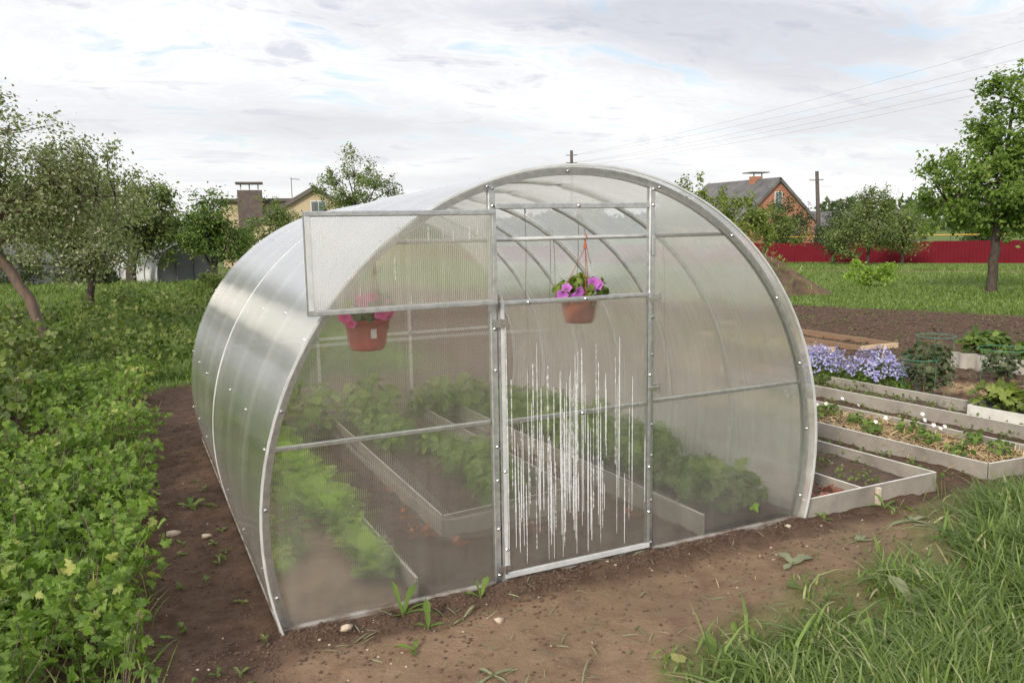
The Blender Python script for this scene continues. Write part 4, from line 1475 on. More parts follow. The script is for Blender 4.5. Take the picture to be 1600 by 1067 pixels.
mb = MB()
N = 5200
x = np.concatenate([rng.uniform(-1.65, 1.7, 2400), rng.uniform(-2.15, -1.58, 2200), rng.uniform(-1.9, 2.6, 1500)])
y = np.concatenate([-0.12 + rng.normal(0, 0.07, 2400), rng.uniform(-0.9, 5.0, 2200), -0.08 - 0.9 * rng.uniform(0, 1, 1500) ** 2])
crumbs(mb, np.stack([x, y, ground_z(x, y)], -1), 0.0062)
x = rng.uniform(5, 15, 5000)
y = rng.uniform(1.5, 11, 5000)
k_ = zones(x, y)[0] < 0.3
crumbs(mb, np.stack([x[k_], y[k_], ground_z(x[k_], y[k_])], -1), 0.03)
tag(mb.build('soil_crumbs', M_clod), 'dark crumbs of dug soil along the greenhouse foot', 'soil', kind='stuff')
mb = MB()
x = np.concatenate([rng.uniform(-1.6, 2.4, 70), rng.uniform(-2.1, -1.6, 30)])
y = np.concatenate([rng.uniform(-0.7, -0.06, 70), rng.uniform(-0.5, 3, 30)])
crumbs(mb, np.stack([x, y, ground_z(x, y) + 0.002], -1), 0.0045)
tag(mb.build('pebbles', M_stone), 'small pale pebbles sprinkled on the soil before the greenhouse', 'pebbles', kind='stuff')
for (x, y, s, lb) in ((-1.90, 1.62, 0.032, 'round pale stone on the dark soil beside the currant thicket'), (-1.72, 1.42, 0.035, 'round pale stone on the dark soil against the greenhouse side'), (-1.27, -0.14, 0.018, 'white round pebble in front of the greenhouse corner'),
                      (1.33, -0.13, 0.022, 'white stone flake lying near the greenhouse foot and bed corner'), (-0.62, -0.34, 0.022, 'pale pink stone chip before the closed door half')):
    mb = MB()
    crumbs(mb, np.zeros((1, 3)), s)
    o = mb.build('stone', M_stone, None, True)
    o.location = (x, y, gz(x, y) + s * 0.35)
    tag(o, lb, 'stone')


# weeds with long leaves before the front wall
def weed(label, x, y, leaves, lm=L_bright, name='weed'):
    o = thing(name, label, 'weed', (x, y, gz(x, y)))
    mb_ = MB()
    n = 7
    for (ang, ln, w_, lift) in leaves:
        tt = np.linspace(0, 1, n)
        wv = w_ * np.sin(np.clip(tt * 1.05 + 0.06, 0, 1) * math.pi) ** 0.8 * (0.75 + 0.25 * np.cos(tt * 28))
        dx__, dy__ = math.cos(ang), math.sin(ang)
        c = np.stack([dx__ * ln * tt * math.cos(lift), dy__ * ln * tt * math.cos(lift), ln * (math.sin(lift) * tt - 0.35 * tt ** 2.5) + 0.01], -1)
        sd = np.array([-dy__, dx__, 0])
        V = np.concatenate([c - sd * wv[:, None] / 2, c - np.array([0, 0, 0.006]), c + sd * wv[:, None] / 2])
        F = []
        for i in range(n - 1):
            for a, b in ((0, n), (n, 2 * n)):
                F += [(a + i, b + i, b + i + 1), (a + i, b + i + 1, a + i + 1)]
        mb_.add(V, F, rng.uniform(0.3, 0.9))
    mb_.build('leaves', lm, o, True)
    V, F = tube([(0, 0, -0.04), (0, 0, 0.02)], [0.006, 0.005], 5)
    MB().add(V, F).build('root_crown', M_stem, o)


weed('tall toothed dandelion leaves sprouting at the greenhouse front wall', -1.0, -0.1, [(1.9, 0.24, 0.035, 1.2), (0.6, 0.22, 0.05, 1.0), (-0.8, 0.22, 0.035, 0.5), (0.2, 0.16, 0.025, 0.4), (3.4, 0.12, 0.02, 0.3)])
weed('upright rounded dock leaf in the soil before the greenhouse', -0.93, -0.26, [(1.4, 0.19, 0.045, 1.25), (-0.6, 0.09, 0.035, 0.6), (2.8, 0.08, 0.02, 0.6)])
weed('yellow-green weed tuft in the soil before the door post', -0.62, -0.13, [(0.7, 0.16, 0.045, 0.9), (1.8, 0.13, 0.02, 1.2), (2.8, 0.10, 0.03, 0.6)])
weed('thin dull weed leaf lying between the dock and the door post', -0.76, -0.25, [(0.4, 0.12, 0.02, 0.7), (3.6, 0.08, 0.014, 0.3)], L_wilt)
weed('small green weed on the path before the tall dandelion leaves', -1.05, -0.42, [(2.6, 0.10, 0.04, 0.5), (1.0, 0.07, 0.03, 0.7), (-2, 0.06, 0.03, 0.4)])
weed('green weed rosette under the pale stake of the bed', 2.13, -0.12, [(0.2, 0.17, 0.035, 0.35), (1.6, 0.14, 0.03, 1.0), (2.8, 0.12, 0.035, 0.5), (-1.2, 0.12, 0.03, 0.4)])
weed('small green weed at the corner of the bed and greenhouse', 1.64, -0.10, [(0.8, 0.08, 0.03, 0.7), (2.2, 0.08, 0.03, 0.8), (-1, 0.06, 0.02, 0.4)])
weed('bright weed plant on the dark soil between thicket and greenhouse', -1.77, 2.1, [(0.3, 0.14, 0.06, 0.6), (1.5, 0.12, 0.05, 0.8), (2.9, 0.12, 0.05, 0.6), (-1.4, 0.13, 0.05, 0.4)])
weed('broad wilted dock leaf at the edge of the long grass', 1.0, -0.5, [(0.2, 0.2, 0.10, 0.25), (1.4, 0.16, 0.08, 0.35), (3.4, 0.10, 0.05, 0.2)], L_wilt)
weed('pulled wilted weed with root lying on the path near the grass', 1.55, -0.42, [(0.2, 0.22, 0.05, 0.1), (0.6, 0.2, 0.05, 0.12), (-0.3, 0.2, 0.04, 0.1), (3.2, 0.16, 0.012, 0.02)], L_wilt)
weed('grey wilted weed bundle on the path below the bed corner', 2.05, -0.38, [(0.1, 0.2, 0.06, 0.15), (0.9, 0.16, 0.05, 0.12), (2.8, 0.16, 0.05, 0.12), (-0.9, 0.14, 0.04, 0.1)], L_wilt)
weed('flattened pale weed on the bare path in front of the door', -0.83, -0.74, [(0.1, 0.14, 0.03, 0.15), (1.9, 0.10, 0.03, 0.2), (3.5, 0.12, 0.025, 0.1), (-1.0, 0.08, 0.02, 0.1)], L_wilt)
weed('brown withered dock leaf standing in the long grass', 1.15, -1.12, [(1.6, 0.26, 0.11, 0.8), (0.5, 0.2, 0.08, 0.6), (-2.2, 0.18, 0.05, 0.5)], L_wilt)
for i in range(26):
    x, y = rng.uniform(-2.0, -1.6), rng.uniform(-0.5, 3.0)
    weed('tiny pale weed seedling on the dark soil beside the greenhouse', x, y, [(rng.uniform(0, 6), rng.uniform(0.03, 0.07), 0.02, rng.uniform(0.3, 0.9)) for _ in range(4)], L_mid, 'weed_seedling')
for o in list(COL.objects):
    if o.name.startswith('weed_seedling'):
        o['group'] = 'weed seedlings on the dark soil'


# ------------------------------------------------------------------ trees
def tree(name, label, base, top_z, crowns, trunk_r, n_leaf, leaf, lm, bark=M_bark, lean=(0, 0), group=None, seed=1, n_limb=9, tmpl=DIAMOND, clump=0.22, shoots=10, fork=0.35, n_clu=None, cat='tree'):
    """crowns: ellipsoids (cx, cy, cz, rx, ry, rz) relative to the base"""
    rr = np.random.default_rng(seed)
    o = thing(name, label, cat, base, 0, group)
    C = np.array([c[:3] for c in crowns], float)
    Rr = np.array([c[3:] for c in crowns], float)
    vol = Rr.prod(1)
    n_clu = n_clu or max(40, n_leaf // 55)
    ci = rr.choice(len(crowns), n_clu, p=vol / vol.sum())
    u = unit(rr.normal(size=(n_clu, 3)))
    lump = 1 + 0.55 * fbm(u[:, 0] * 2.2 + ci * 5 + seed, u[:, 1] * 2.2 + u[:, 2] * 2.7, 1.2, 3, seed)
    rad = rr.uniform(0.15, 1, n_clu) ** 0.45
    cl = C[ci] + u * Rr[ci] * (rad * lump)[:, None]
    # trunk
    ctr = (C * vol[:, None]).sum(0) / vol.sum()
    topz = C[:, 2].max() + 0.25 * Rr[:, 2].max()
    fz = fork * ctr[2] + 0.1
    trunk = np.array([(0, 0, -0.12), (lean[0] * 0.3, lean[1] * 0.3, fz * 0.5), (lean[0], lean[1], fz), (lean[0] * 0.6 + ctr[0] * 0.4, lean[1] * 0.6 + ctr[1] * 0.4, (fz + topz) / 2), (ctr[0], ctr[1], topz)])
    tt = np.linspace(0, 4, 17)
    tp = np.stack([np.interp(tt, range(5), trunk[:, k]) for k in range(3)], -1)
    tp[3:-1, :2] += rr.normal(0, trunk_r * 0.10, (13, 2))
    tr_r = trunk_r * np.interp(tt, [0, 0.4, 2, 3, 4], [1.35, 1.0, 0.85, 0.45, 0.12])
    mt = MB()
    V, F = tube(tp, tr_r, 9)
    mt.add(V, F)
    limb_pts = [tp[8:]]
    for k in range(n_limb):
        s = rr.uniform(0.5, 0.85)
        st = tp[int(s * 16)]
        tgt = cl[rr.integers(0, n_clu)]
        mid = (st + tgt) / 2 + np.array([0, 0, 0.12]) * np.linalg.norm(tgt - st) + rr.normal(0, 0.06, 3) * np.linalg.norm(tgt - st)
        t3 = np.linspace(0, 1, 9)[:, None]
        path = (1 - t3) ** 2 * st + 2 * t3 * (1 - t3) * mid + t3 ** 2 * tgt
        V, F = tube(path, trunk_r * np.linspace(0.5, 0.08, 9), 6)
        mt.add(V, F)
        limb_pts.append(path[2:])
    LP = np.concatenate(limb_pts)
    for c in cl:
        dd_ = np.linalg.norm(LP - c, axis=1) + 0.5 * np.maximum(0, LP[:, 2] - c[2])
        j = LP[np.argmin(dd_)]
        if np.linalg.norm(j - c) > 0.02:
            mid = (j + c) / 2 + rr.normal(0, 0.08, 3) * np.linalg.norm(j - c)
            V, F = tube([j, mid, c], trunk_r * np.array([0.13, 0.09, 0.04]), 4)
            mt.add(V, F)
    # leaves
    scale = float(np.mean(Rr))
    ml = MB()
    per = rr.dirichlet(np.full(n_clu, 2.5)) * n_leaf
    which = rr.choice(n_clu, n_leaf, p=per / per.sum())
    off = rr.normal(0, 1, (n_leaf, 3)) * clump * scale * np.array([1, 1, 0.8])
    pos = cl[which] + off
    ct = rr.uniform(-0.18, 0.18, n_clu)
    nrm = unit(pos - ctr) * 0.7 + rr.normal(0, 0.6, (n_leaf, 3)) + np.array([0, 0, 0.5])
    scatter(ml, pos, leaf, tmpl, nrm, tint=np.clip(rr.uniform(0.05, 0.95, n_leaf) + ct[which], 0, 1), r=rr)
    # young shoots that break the outline
    for k in range(shoots):
        c = cl[rr.integers(0, n_clu)]
        dr = unit((c - ctr) / Rr.mean(0) * 0.7 + np.array([0, 0, 0.8]) + rr.normal(0, 0.3, 3))
        ln = scale * rr.uniform(0.25, 0.55)
        e_ = c + dr * ln
        V, F = tube([c, (c + e_) / 2 + rr.normal(0, 0.03 * ln, 3), e_], trunk_r * np.array([0.08, 0.05, 0.025]), 4)
        mt.add(V, F)
        q_ = rr.uniform(0.1, 1.02, 38)
        scatter(ml, c + dr * (q_ * ln)[:, None] + rr.normal(0, 0.06 * scale, (38, 3)), leaf, tmpl, None, 0.5, r=rr)
    mt.build('trunk', bark, o, True)
    ml.build('crown', lm, o)
    return o


tree('apple_tree', 'leaning apple tree with reddish trunk and pale grey-green leaves above the raspberry thicket', (-3.24, 10.81, -0.05), 4.2,
     [(-0.2, 0.1, 2.6, 1.2, 1.1, 0.95), (-0.75, 0, 3.3, 0.6, 0.7, 0.9), (0.6, 0.1, 2.35, 0.85, 0.8, 0.75), (-1.3, 0.2, 2.2, 1.1, 0.9, 0.9), (-0.62, 0, 4.0, 0.22, 0.22, 0.6)], 0.085, 17000, 0.062, L_apple, M_bark2, (-0.62, 0.15), seed=3, n_limb=12, clump=0.16, shoots=30, fork=0.6)
tree('apple_tree', 'second apple tree whose crown runs into the leaning apple tree', (-2.9, 18.0, -0.1), 4,
     [(0.25, 0, 2.2, 1.25, 1.2, 1.05), (-0.9, 0, 2.3, 1.0, 1.0, 1.0), (0.1, -0.2, 1.3, 1.4, 1.0, 0.55)], 0.09, 11000, 0.078, L_apple, M_bark, (0.1, 0), seed=4, n_limb=9, clump=0.17, shoots=14)
tree('plum_tree', 'round-crowned tree with dark forked trunk before the grey sheet fence', (-1.95, 31.0, -0.46), 5,
     [(0.0, 0, 3.0, 1.9, 1.9, 1.5), (0.9, 0, 2.7, 1.3, 1.3, 1.2), (-1.1, 0, 2.6, 1.2, 1.2, 1.0), (0.9, 0, 1.7, 1.3, 1.1, 0.6)], 0.2, 12500, 0.13, L_mid, M_bark, (0.1, 0), seed=5, n_limb=10, clump=0.15, shoots=14)
tree('young_tree', 'bushy bright green tree at the end of the grey sheet fence', (1.0, 30.2, -0.48), 4.2,
     [(0.0, 0, 2.7, 1.0, 1.0, 1.25), (-0.3, 0, 1.9, 1.0, 1.0, 0.8), (0.8, 0, 1.8, 0.9, 0.9, 0.9)], 0.1, 7500, 0.11, L_bright, M_bark, (0.0, 0), seed=6, n_limb=9, clump=0.17, shoots=12, fork=0.2)
tree('garden_shrub', 'tall loose green shrub before the beige house', (4.4, 38.5, -0.72), 4.5,
     [(0.0, 0, 2.5, 1.2, 1.2, 1.6), (1.2, 0, 2.0, 1.1, 1.1, 1.3), (-1.0, 0, 1.5, 1.0, 1.0, 1.0)], 0.09, 5500, 0.13, L_mid, M_bark, (0.0, 0), seed=7, n_limb=10, clump=0.16, shoots=16, fork=0.2, cat='shrub')
tree('garden_shrub', 'small bright shrub on the lawn just behind the greenhouse', (0.35, 21.4, -0.24), 1.2,
     [(0.0, 0, 0.45, 0.45, 0.45, 0.4)], 0.03, 900, 0.08, L_yellow, M_bark, (0.0, 0), seed=8, n_limb=5, clump=0.25, shoots=6, fork=0.2, cat='shrub')
tree('birch_tree', 'airy tree with sparse leaves beyond the greenhouse roof beside the beige house', (11.75, 49.7, -1.22), 7.8,
     [(0.0, 0, 5.6, 2.5, 2.4, 2.2), (1.9, 0, 4.6, 1.7, 1.7, 1.3), (-1.6, 0, 4.7, 1.5, 1.5, 1.4)], 0.16, 4600, 0.15, L_mid, M_bark, (0.1, 0), seed=9, n_limb=14, clump=0.13, shoots=30)
tree('maple_tree', 'spreading yellow-green tree overlapping the brick house roof', (22.7, 27.95, -0.85), 5,
     [(-0.3, 0.3, 3.4, 1.7, 1.7, 1.1), (1.3, -1.2, 2.7, 1.5, 1.5, 1.0), (2.2, -1.9, 2.0, 1.1, 1.1, 0.8)], 0.13, 5600, 0.15, L_yellow, M_bark, (0.2, 0), seed=10, n_limb=12, clump=0.13, shoots=18)
tree('fruit_tree', 'small dark fruit tree in front of the brick gable', (38.57, 40.67, -1.5), 4.5,
     [(0.0, 0, 3.0, 1.6, 1.6, 1.2), (1.2, -1.2, 2.4, 1.2, 1.2, 0.9)], 0.11, 3200, 0.16, L_mid, M_bark, (0.0, 0), seed=12, n_limb=8, clump=0.15, shoots=10)
tree('fruit_tree', 'dark bushy tree beside the utility pole behind the red fence', (43.4, 38.8, -1.55), 4,
     [(0.0, 0, 2.4, 1.7, 1.7, 1.6)], 0.1, 3600, 0.17, L_dark, M_bark, (0.0, 0), seed=13, n_limb=8, clump=0.17, shoots=12)
tree('fruit_tree', 'tallest of the dark bushy trees leaning over the red fence', (42.3, 35.0, -1.45), 5.5,
     [(0.0, 0, 2.6, 1.9, 1.9, 1.6), (0.2, 0, 4.0, 1.2, 1.2, 1.1), (-1.2, 1.0, 1.7, 1.4, 1.4, 1.2)], 0.12, 6500, 0.17, L_mid, M_bark, (0.0, 0), seed=14, n_limb=10, clump=0.16, shoots=20)
tree('fruit_tree', 'bushy tree before the dark far roof behind the red fence', (46.2, 35.5, -1.53), 4.5,
     [(0.0, 0, 2.6, 1.9, 1.9, 1.8)], 0.11, 4000, 0.17, L_mid, M_bark, (0.0, 0), seed=15, n_limb=8, clump=0.16, shoots=14)
tree('cherry_tree', 'big broad-crowned tree with dark trunk standing alone on the lawn', (19.21, 10.81, -0.34), 7.2,
     [(-0.05, 0.1, 3.1, 1.75, 1.75, 1.55), (0.25, -0.1, 4.7, 1.2, 1.2, 1.35), (0.9, -0.8, 3.0, 1.6, 1.6, 1.6), (-0.7, 0.7, 2.3, 1.2, 1.2, 0.9), (-0.25, 0.2, 5.2, 0.4, 0.4, 0.7), (0.45, -0.3, 5.25, 0.4, 0.4, 0.65)], 0.135, 15500, 0.125, L_cherry, M_bark, (0.05, 0), seed=16, n_limb=16, clump=0.13, shoots=34, fork=0.4)
tree('garden_shrub', 'small bright two-lobed shrub in the middle of the lawn', (18.97, 14.58, -0.43), 0.9,
     [(-0.25, 0.25, 0.42, 0.36, 0.36, 0.36), (0.28, -0.28, 0.46, 0.33, 0.33, 0.36)], 0.03, 2000, 0.085, L_lettuce, M_bark, (0.0, 0), seed=17, n_limb=6, clump=0.2, shoots=4, fork=0.1, cat='shrub')
for i, (x, y, s, lb) in enumerate(((66, 44, 1.2, 'dark tree behind the lone lawn tree and the red fence'), (62, 34, 1.1, 'dark low tree beyond the lawn tree at the fence end'), (55, 56, 1.2, 'low dark tree beyond the utility pole'), (-9, 41, 1.2, 'dark tree behind the grey sheet fence by the leaning apple'), (-4.6, 44, 1.1, 'tree behind the grey sheet fence and round-crowned tree'), (30, 52, 1.0, 'tree far behind the greenhouse seen through its roof'))):
    tree('background_tree', lb, (x, y, float(terrain(x, y)) - 0.05), 6,
         [(0, 0, 3.2 * s, 2.3 * s, 2.3 * s, 2.0 * s), (1.3, 0.5, 2.4 * s, 1.7 * s, 1.7 * s, 1.4 * s)], 0.15, 3800, 0.22, L_dark if i < 3 else L_mid, M_bark, seed=20 + i, clump=0.16, shoots=12)

for i, (x, y, lb) in enumerate(((-6.2, 33.6, 'dark shrub against the grey sheet fence behind the leaning apple'), (-4.0, 33.2, 'dark shrub against the grey sheet fence between the apple and round-crowned trees'), (-2.9, 31.3, 'low shrub beside the trunk of the round-crowned tree'))):
    tree('garden_shrub', lb, (x, y, float(terrain(x, y)) - 0.05), 2, [(0, 0, 0.8, 1.0, 0.6, 0.7), (0.7, 0, 0.55, 0.7, 0.5, 0.5)] if i < 2 else [(0, 0, 0.4, 0.5, 0.4, 0.35)], 0.04, 1500, 0.11, L_dark, M_bark, seed=40 + i, clump=0.2, shoots=8, fork=0.1, cat='shrub')

# ------------------------------------------------------------------ earth heap
mb = MB()
n1, n2 = 48, 22
a = np.linspace(0, 2 * np.pi, n1, endpoint=False)
V = []
for j in range(n2):
    f_ = j / (n2 - 1)
    for q_ in a:
        r_ = f_ * (2.1 + 0.3 * math.sin(q_ * 2 + 1) + 0.2 * math.sin(q_ * 5))
        x, y = r_ * math.cos(q_), r_ * math.sin(q_)
        z = 1.3 * (1 - f_) ** 1.05 * (1 if f_ > 0.12 else 0.96)
        V.append((x, y, z))
V = np.array(V)
V[:, 2] += 0.28 * fbm(V[:, 0], V[:, 1], 1.1, 5, 70) * (1 - np.hypot(V[:, 0], V[:, 1]) / 3.8)
V[:, 2] -= 0.06
F = []
for j in range(n2 - 1):
    for i in range(n1):
        k = (i + 1) % n1
        F += [(j * n1 + i, (j + 1) * n1 + i, (j + 1) * n1 + k), (j * n1 + i, (j + 1) * n1 + k, j * n1 + k)]
mb.add(V, F)
hp = thing('earth_heap', 'heap of brown earth with grass on its top beside the lawn', 'earth heap', (14.1, 14.1, -0.30))
mb.build('soil', M_heap, hp, True)
mb = MB()
N = 1500
q_, r_ = rng.uniform(0, 6.28, N), 2.1 * rng.uniform(0, 1, N) ** 0.5
P = np.stack([r_ * np.cos(q_), r_ * np.sin(q_), 1.26 * (1 - r_ / 2.15)], -1)
k_ = (P[:, 0] < 0.2 + 0.5 * rng.normal(size=N)) & ((r_ < 1.2) | (rng.random(N) < 0.3))
blades(mb, P[k_], 0.16, 0.03)
mb.build('grass', L_lawn, hp)['kind'] = 'stuff'

# ------------------------------------------------------------------ red fence
A_ = np.array([46.17, 48.81])
B_ = np.array([54.92, 35.95])
dv = (B_ - A_) / np.linalg.norm(B_ - A_)
fe = thing('metal_fence', 'long dark red corrugated metal fence across the lawn', 'fence')
mb = MB()
n = 61
s_ = np.linspace(0, 2.5, n)
w_ = 0.02 * np.sign(np.sin(s_ * 2 * np.pi / 0.25)) * np.minimum(1, np.abs(np.sin(s_ * 2 * np.pi / 0.25)) * 2.5)
V = np.concatenate([np.stack([s_, w_, 0 * s_], -1), np.stack([s_, w_, 0 * s_ + 1.68], -1)])
F = []
for i in range(n - 1):
    F += [(i, i + 1, n + i + 1), (i, n + i + 1, n + i)]
mb.add(V, F)
ME_fp = mb.mesh('panel', M_red)
ME_po = bbox_mesh('post', (-0.03, 0.03, 0.04, 0.10, -0.3, 1.62), M_red, 0.005)
for k in range(-12, 12):
    P = A_ + dv * (k * 2.5)
    z = float(terrain(P[0], P[1]))
    rz = math.atan2(dv[1], dv[0])
    link('panel', ME_fp, fe, (P[0], P[1], z - 0.02), (0, 0, rz))
    link('post', ME_po, fe, (P[0], P[1], z), (0, 0, rz))

# yellow gas pipe on posts behind the fence
gp = thing('gas_pipe', 'yellow gas pipe carried on posts behind the red fence', 'pipe')
a3, b3_ = np.array([48.2, 53.8, 0.12]), np.array([57.5, 35.2, 0.35])
V, F = tube([a3, (a3 + b3_) / 2, b3_], 0.05, 6)
MB().add(V, F).build('pipe', M_yellow, gp, True)
for f_ in (0.05, 0.3, 0.55, 0.8, 0.97):
    P = a3 + (b3_ - a3) * f_
    V, F = tube([(P[0], P[1], -2.2), (P[0], P[1], P[2])], 0.035, 6)
    MB().add(V, F).build('post', M_pole, gp)


# ------------------------------------------------------------------ poles and wires
def pole(label, x, y, top, r, arms, lean=(0, 0)):
    zb = float(terrain(x, y))
    o = thing('utility_pole', label, 'utility pole', (x, y, zb))
    h = top - zb
    V, F = tube([(0, 0, -0.3), (lean[0] * .5, lean[1] * .5, h / 2), (lean[0], lean[1], h)], [r, r * 0.9, r * 0.75], 8)
    MB().add(V, F).build('shaft', M_pole, o, True)
    for dz in arms:
        V, F = tube([(lean[0] - 0.5, lean[1] + 0.35, h - dz), (lean[0] + 0.5, lean[1] - 0.35, h - dz)], 0.04, 5)
        MB().add(V, F).build('cross_arm', M_pole, o)
        for s in (-1, 1):
            V, F = lathe([(0, 0.16), (0.05, 0.14), (0.06, 0.05), (0.03, 0.0)], 6)
            MB().add(V + np.array([lean[0] + s * 0.48, lean[1] - s * 0.34, h - dz]), F).build('insulator', M_wframe, o)
    return o


pole('wooden utility pole rising behind the top of the greenhouse', 42.41, 74.75, 9.4, 0.22, (0.5, 1.3))
pole('dark leaning utility pole beside the brick house', 57.0, 53.3, 6.05, 0.21, (0.8,), (-0.35, 0.4))
for k, (za, zb, yo) in enumerate(((8.9, 10.9, 0), (8.9, 9.95, 0.3), (8.1, 9.6, -0.25), (8.1, 8.95, 0.2), (7.7, 8.55, 0.0))):
    p0 = np.array([42.4 + 0.4 * (k % 2), 74.75 - 0.3 * (k % 2), za])
    p1 = np.array([41.5, 20.4 + yo, zb + 0.3])
    tt = np.linspace(0, 1, 40)[:, None]
    P = p0 + (p1 - p0) * tt
    P[:, 2] -= 0.55 * (4 * tt * (1 - tt))[:, 0]
    V, F = tube(P, 0.0055, 4)
    o = MB().add(V, F).build('power_wire', M_wire)
    tag(o, 'thin power wire sagging from the utility pole behind the greenhouse', 'wire', 'power wires')


# ------------------------------------------------------------------ houses
def quad_part(name, pts, mat, parent, th=0.12):
    """slab: a planar polygon given thickness along its normal"""
    P = np.array(pts, float)
    nrm = unit(np.cross(P[1] - P[0], P[2] - P[0]))
    V = np.concatenate([P, P - nrm * th])
    n_ = len(P)
    F = []
    for i in range(1, n_ - 1):
        F += [(0, i, i + 1), (n_, n_ + i + 1, n_ + i)]
    for i in range(n_):
        j = (i + 1) % n_
        F += [(i, n_ + i, n_ + j), (i, n_ + j, j)]
    return MB().add(V, F).build(name, mat, parent)


def house(label, loc, rz, hw, length, eave, peak, wallm, roofm, wins, over=0.35):
    """gable faces local -y; ridge along +y"""
    o = thing('house', label, 'house', loc, rz)
    quad_part('wall', [(-hw, 0, -0.5), (hw, 0, -0.5), (hw, 0, eave), (0, 0, peak - 0.1), (-hw, 0, eave)], wallm, o, 0.25)
    quad_part('wall', [(hw, length, -0.5), (-hw, length, -0.5), (-hw, length, eave), (0, length, peak - 0.1), (hw, length, eave)], wallm, o, 0.25)
    quad_part('wall', [(-hw + 0.002, length - .26, -0.5), (-hw + 0.002, 0.26, -0.5), (-hw + 0.002, 0.26, eave), (-hw + 0.002, length - .26, eave)], wallm, o, 0.25)
    quad_part('wall', [(hw - 0.002, 0.26, -0.5), (hw - 0.002, length - .26, -0.5), (hw - 0.002, length - .26, eave), (hw - 0.002, 0.26, eave)], wallm, o, 0.25)
    sl = (peak - eave) / hw
    for s in (-1, 1):
        xo = s * (hw + over)
        zo = eave - sl * over
        pts = [(0, -over, peak + 0.12), (0, length + over, peak + 0.12), (xo, length + over, zo + 0.12), (xo, -over, zo + 0.12)]
        if s < 0:
            pts = pts[::-1]
        rf = quad_part('roof', pts[::-1], roofm, o, 0.3)
    for (x, z, w, h) in wins:
        wd = part_box('window', (x - w / 2, x + w / 2, -0.06, 0.0, z - h / 2, z + h / 2), M_wframe, o, 0.01)
        gw = (w - 0.24) / 2
        for s in (-1, 1):
            part_box('pane', (x + s * (gw / 2 + 0.03) - gw / 2, x + s * (gw / 2 + 0.03) + gw / 2, -0.075, -0.061, z - h / 2 + 0.09, z + h / 2 - 0.09), M_glass, wd, 0.0)
    return o


# brick house
view = np.array([0.685, 0.728])
right = np.array([0.728, -0.685])
nrm = -view * math.cos(math.radians(36)) + right * math.sin(math.radians(36))
rz = math.atan2(nrm[1], nrm[0]) + math.pi / 2
hb = house('orange brick house with steep grey roof and white attic window', (59.9, 62.0, -2.21), rz, 4.7, 13.5, 3.75, 8.1, M_brickw, M_roof, [(0.0, 5.75, 0.95, 2.0)])
ch = part_box('chimney', (-0.55, 0.55, 3.6, 4.5, 6.8, 8.5), M_brickw, hb, 0.02)
part_box('chimney_cap', (-1.1, 1.1, 3.1, 5.0, 8.85, 8.97), M_greyp, ch, 0.02)
for sx in (-0.5, 0.5):
    part_box('cap_post', (sx - 0.04, sx + 0.04, 3.65, 3.75, 8.48, 8.86), M_greyp, ch, 0)
# beige house
hb2 = house('beige gabled house with dark brown roof edges behind garden trees', (12.35, 65.0, -1.62), -0.16, 5.4, 11, 3.4, 6.55, M_beige, M_roofb, [(0.35, 4.9, 1.3, 1.15)])
part_box('wing_wall', (-7.6, -0.6, 4.0, 9.0, -0.5, 5.5), M_beige, hb2, 0.02)
part_box('wing_roof', (-8.0, -0.2, 3.6, 9.4, 5.51, 5.8), M_roofb, hb2, 0.03)
ch = part_box('chimney', (-6.1, -4.1, 2.2, 3.55, 2.0, 6.45), M_chim, hb2, 0.03)
part_box('chimney_cap', (-6.2, -4.0, 2.05, 3.7, 6.95, 7.12), M_roofb, ch, 0.02)
for sx in (-5.8, -5.1, -4.4):
    part_box('cap_post', (sx - 0.05, sx + 0.05, 2.7, 2.8, 6.44, 6.96), M_wframe, ch, 0)
V, F = tube([(-1.7, 1.0, 5.5), (-1.7, 1.0, 7.4)], 0.035, 5)
mb = MB().add(V, F)
V, F = tube([(-1.75, 1.0, 7.3), (-1.0, 1.0, 7.25)], 0.03, 5)
mb.add(V, F)
mb.build('antenna', M_greyp, hb2)
house('low far house with dark grey roof behind the fence trees', (72.5, 56.0, -2.3), 0.35, 4.0, 12, 1.9, 4.6, M_greyp, M_roof, [(0.0, 1.2, 1.0, 1.0)])

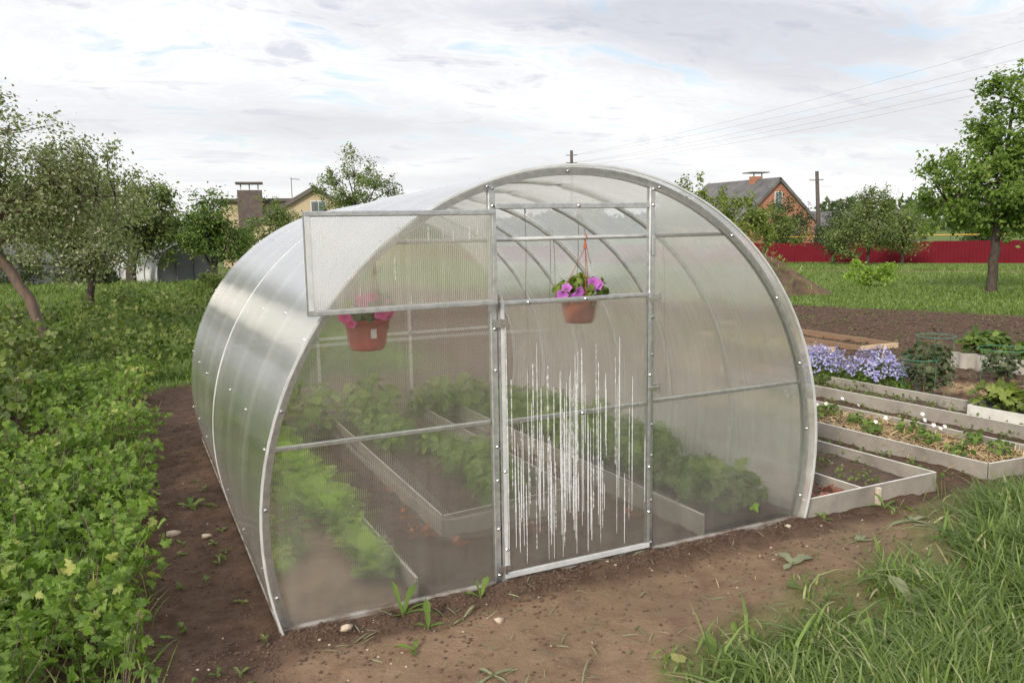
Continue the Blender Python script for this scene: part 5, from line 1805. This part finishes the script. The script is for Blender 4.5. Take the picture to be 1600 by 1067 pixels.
# ------------------------------------------------------------------ grey sheet fence and the far tunnel greenhouse
gf = thing('sheet_fence', 'grey sheet fence with thin posts behind the garden trees', 'fence')
P0, P1 = np.array([-10.5, 35.6]), np.array([1.6, 34.0])
dv = (P1 - P0) / np.linalg.norm(P1 - P0)
rz = math.atan2(dv[1], dv[0])
ME_gp = bbox_mesh('panel', (0.01, 1.50, -0.01, 0.01, 0.05, 1.72), M_greyp, 0.003)
ME_gpo = bbox_mesh('post', (-0.03, 0.03, -0.08, -0.015, -0.3, 1.9), M_pole, 0.004)
for k in range(8):
    P = P0 + dv * (k * 1.52)
    z = float(terrain(P[0], P[1]))
    link('panel', ME_gp, gf, (P[0], P[1], z), (0, 0, rz))
    link('post', ME_gpo, gf, (P[0], P[1], z), (0, 0, rz))
V, F = tube([(P0[0], P0[1] - 0.1, float(terrain(*P0)) + 0.95), (P1[0], P1[1] - 0.1, float(terrain(*P1)) + 0.95)], 0.025, 5)
MB().add(V, F).build('rail', M_pole, gf)
tg = thing('tunnel_greenhouse', 'small distant tunnel greenhouse with pale skin beside the round-crowned tree', 'greenhouse', (0.1, 31.9, -0.52), math.radians(30))
rT, zT, LT = 1.25, 0.45, 3.6
a = np.linspace(math.pi + 0.35, -0.35, 33)
prof = np.stack([rT * np.cos(a), zT + rT * np.sin(a)], -1)
mb = MB()
V = np.concatenate([np.stack([prof[:, 0], 0 * a + y, prof[:, 1]], -1) for y in np.linspace(0, LT, 5)])
F = []
for j in range(4):
    for i in range(32):
        q_ = (j * 33 + i, j * 33 + i + 1, (j + 1) * 33 + i + 1, (j + 1) * 33 + i)
        F += [(q_[0], q_[2], q_[1]), (q_[0], q_[3], q_[2])]
mb.add(V, F)
mb.build('skin', simple('pale_skin', (0.66, 0.67, 0.67), (0.52, 0.53, 0.53), 2, 0.35), tg, True)
bm = bmesh.new()
bm.faces.new([bm.verts.new((x, 0.01, z)) for x, z in prof])
me = bpy.data.meshes.new('end_wall')
bm.to_mesh(me)
bm.free()
me.materials.append(M_greyp)
link('end_wall', me, tg)
for y in np.linspace(0, LT, 5):
    V, F = tube(np.stack([prof[:, 0] * 1.005, 0 * a + y, prof[:, 1]], -1), 0.025, 6)
    MB().add(V, F).build('hoop', M_greyp, tg, True)
for x in (-0.4, 0.4):
    part_box('post', (x - 0.025, x + 0.025, -0.03, 0.03, -0.1, zT + math.sqrt(rT ** 2 - x * x)), M_greyp, tg, 0.004)
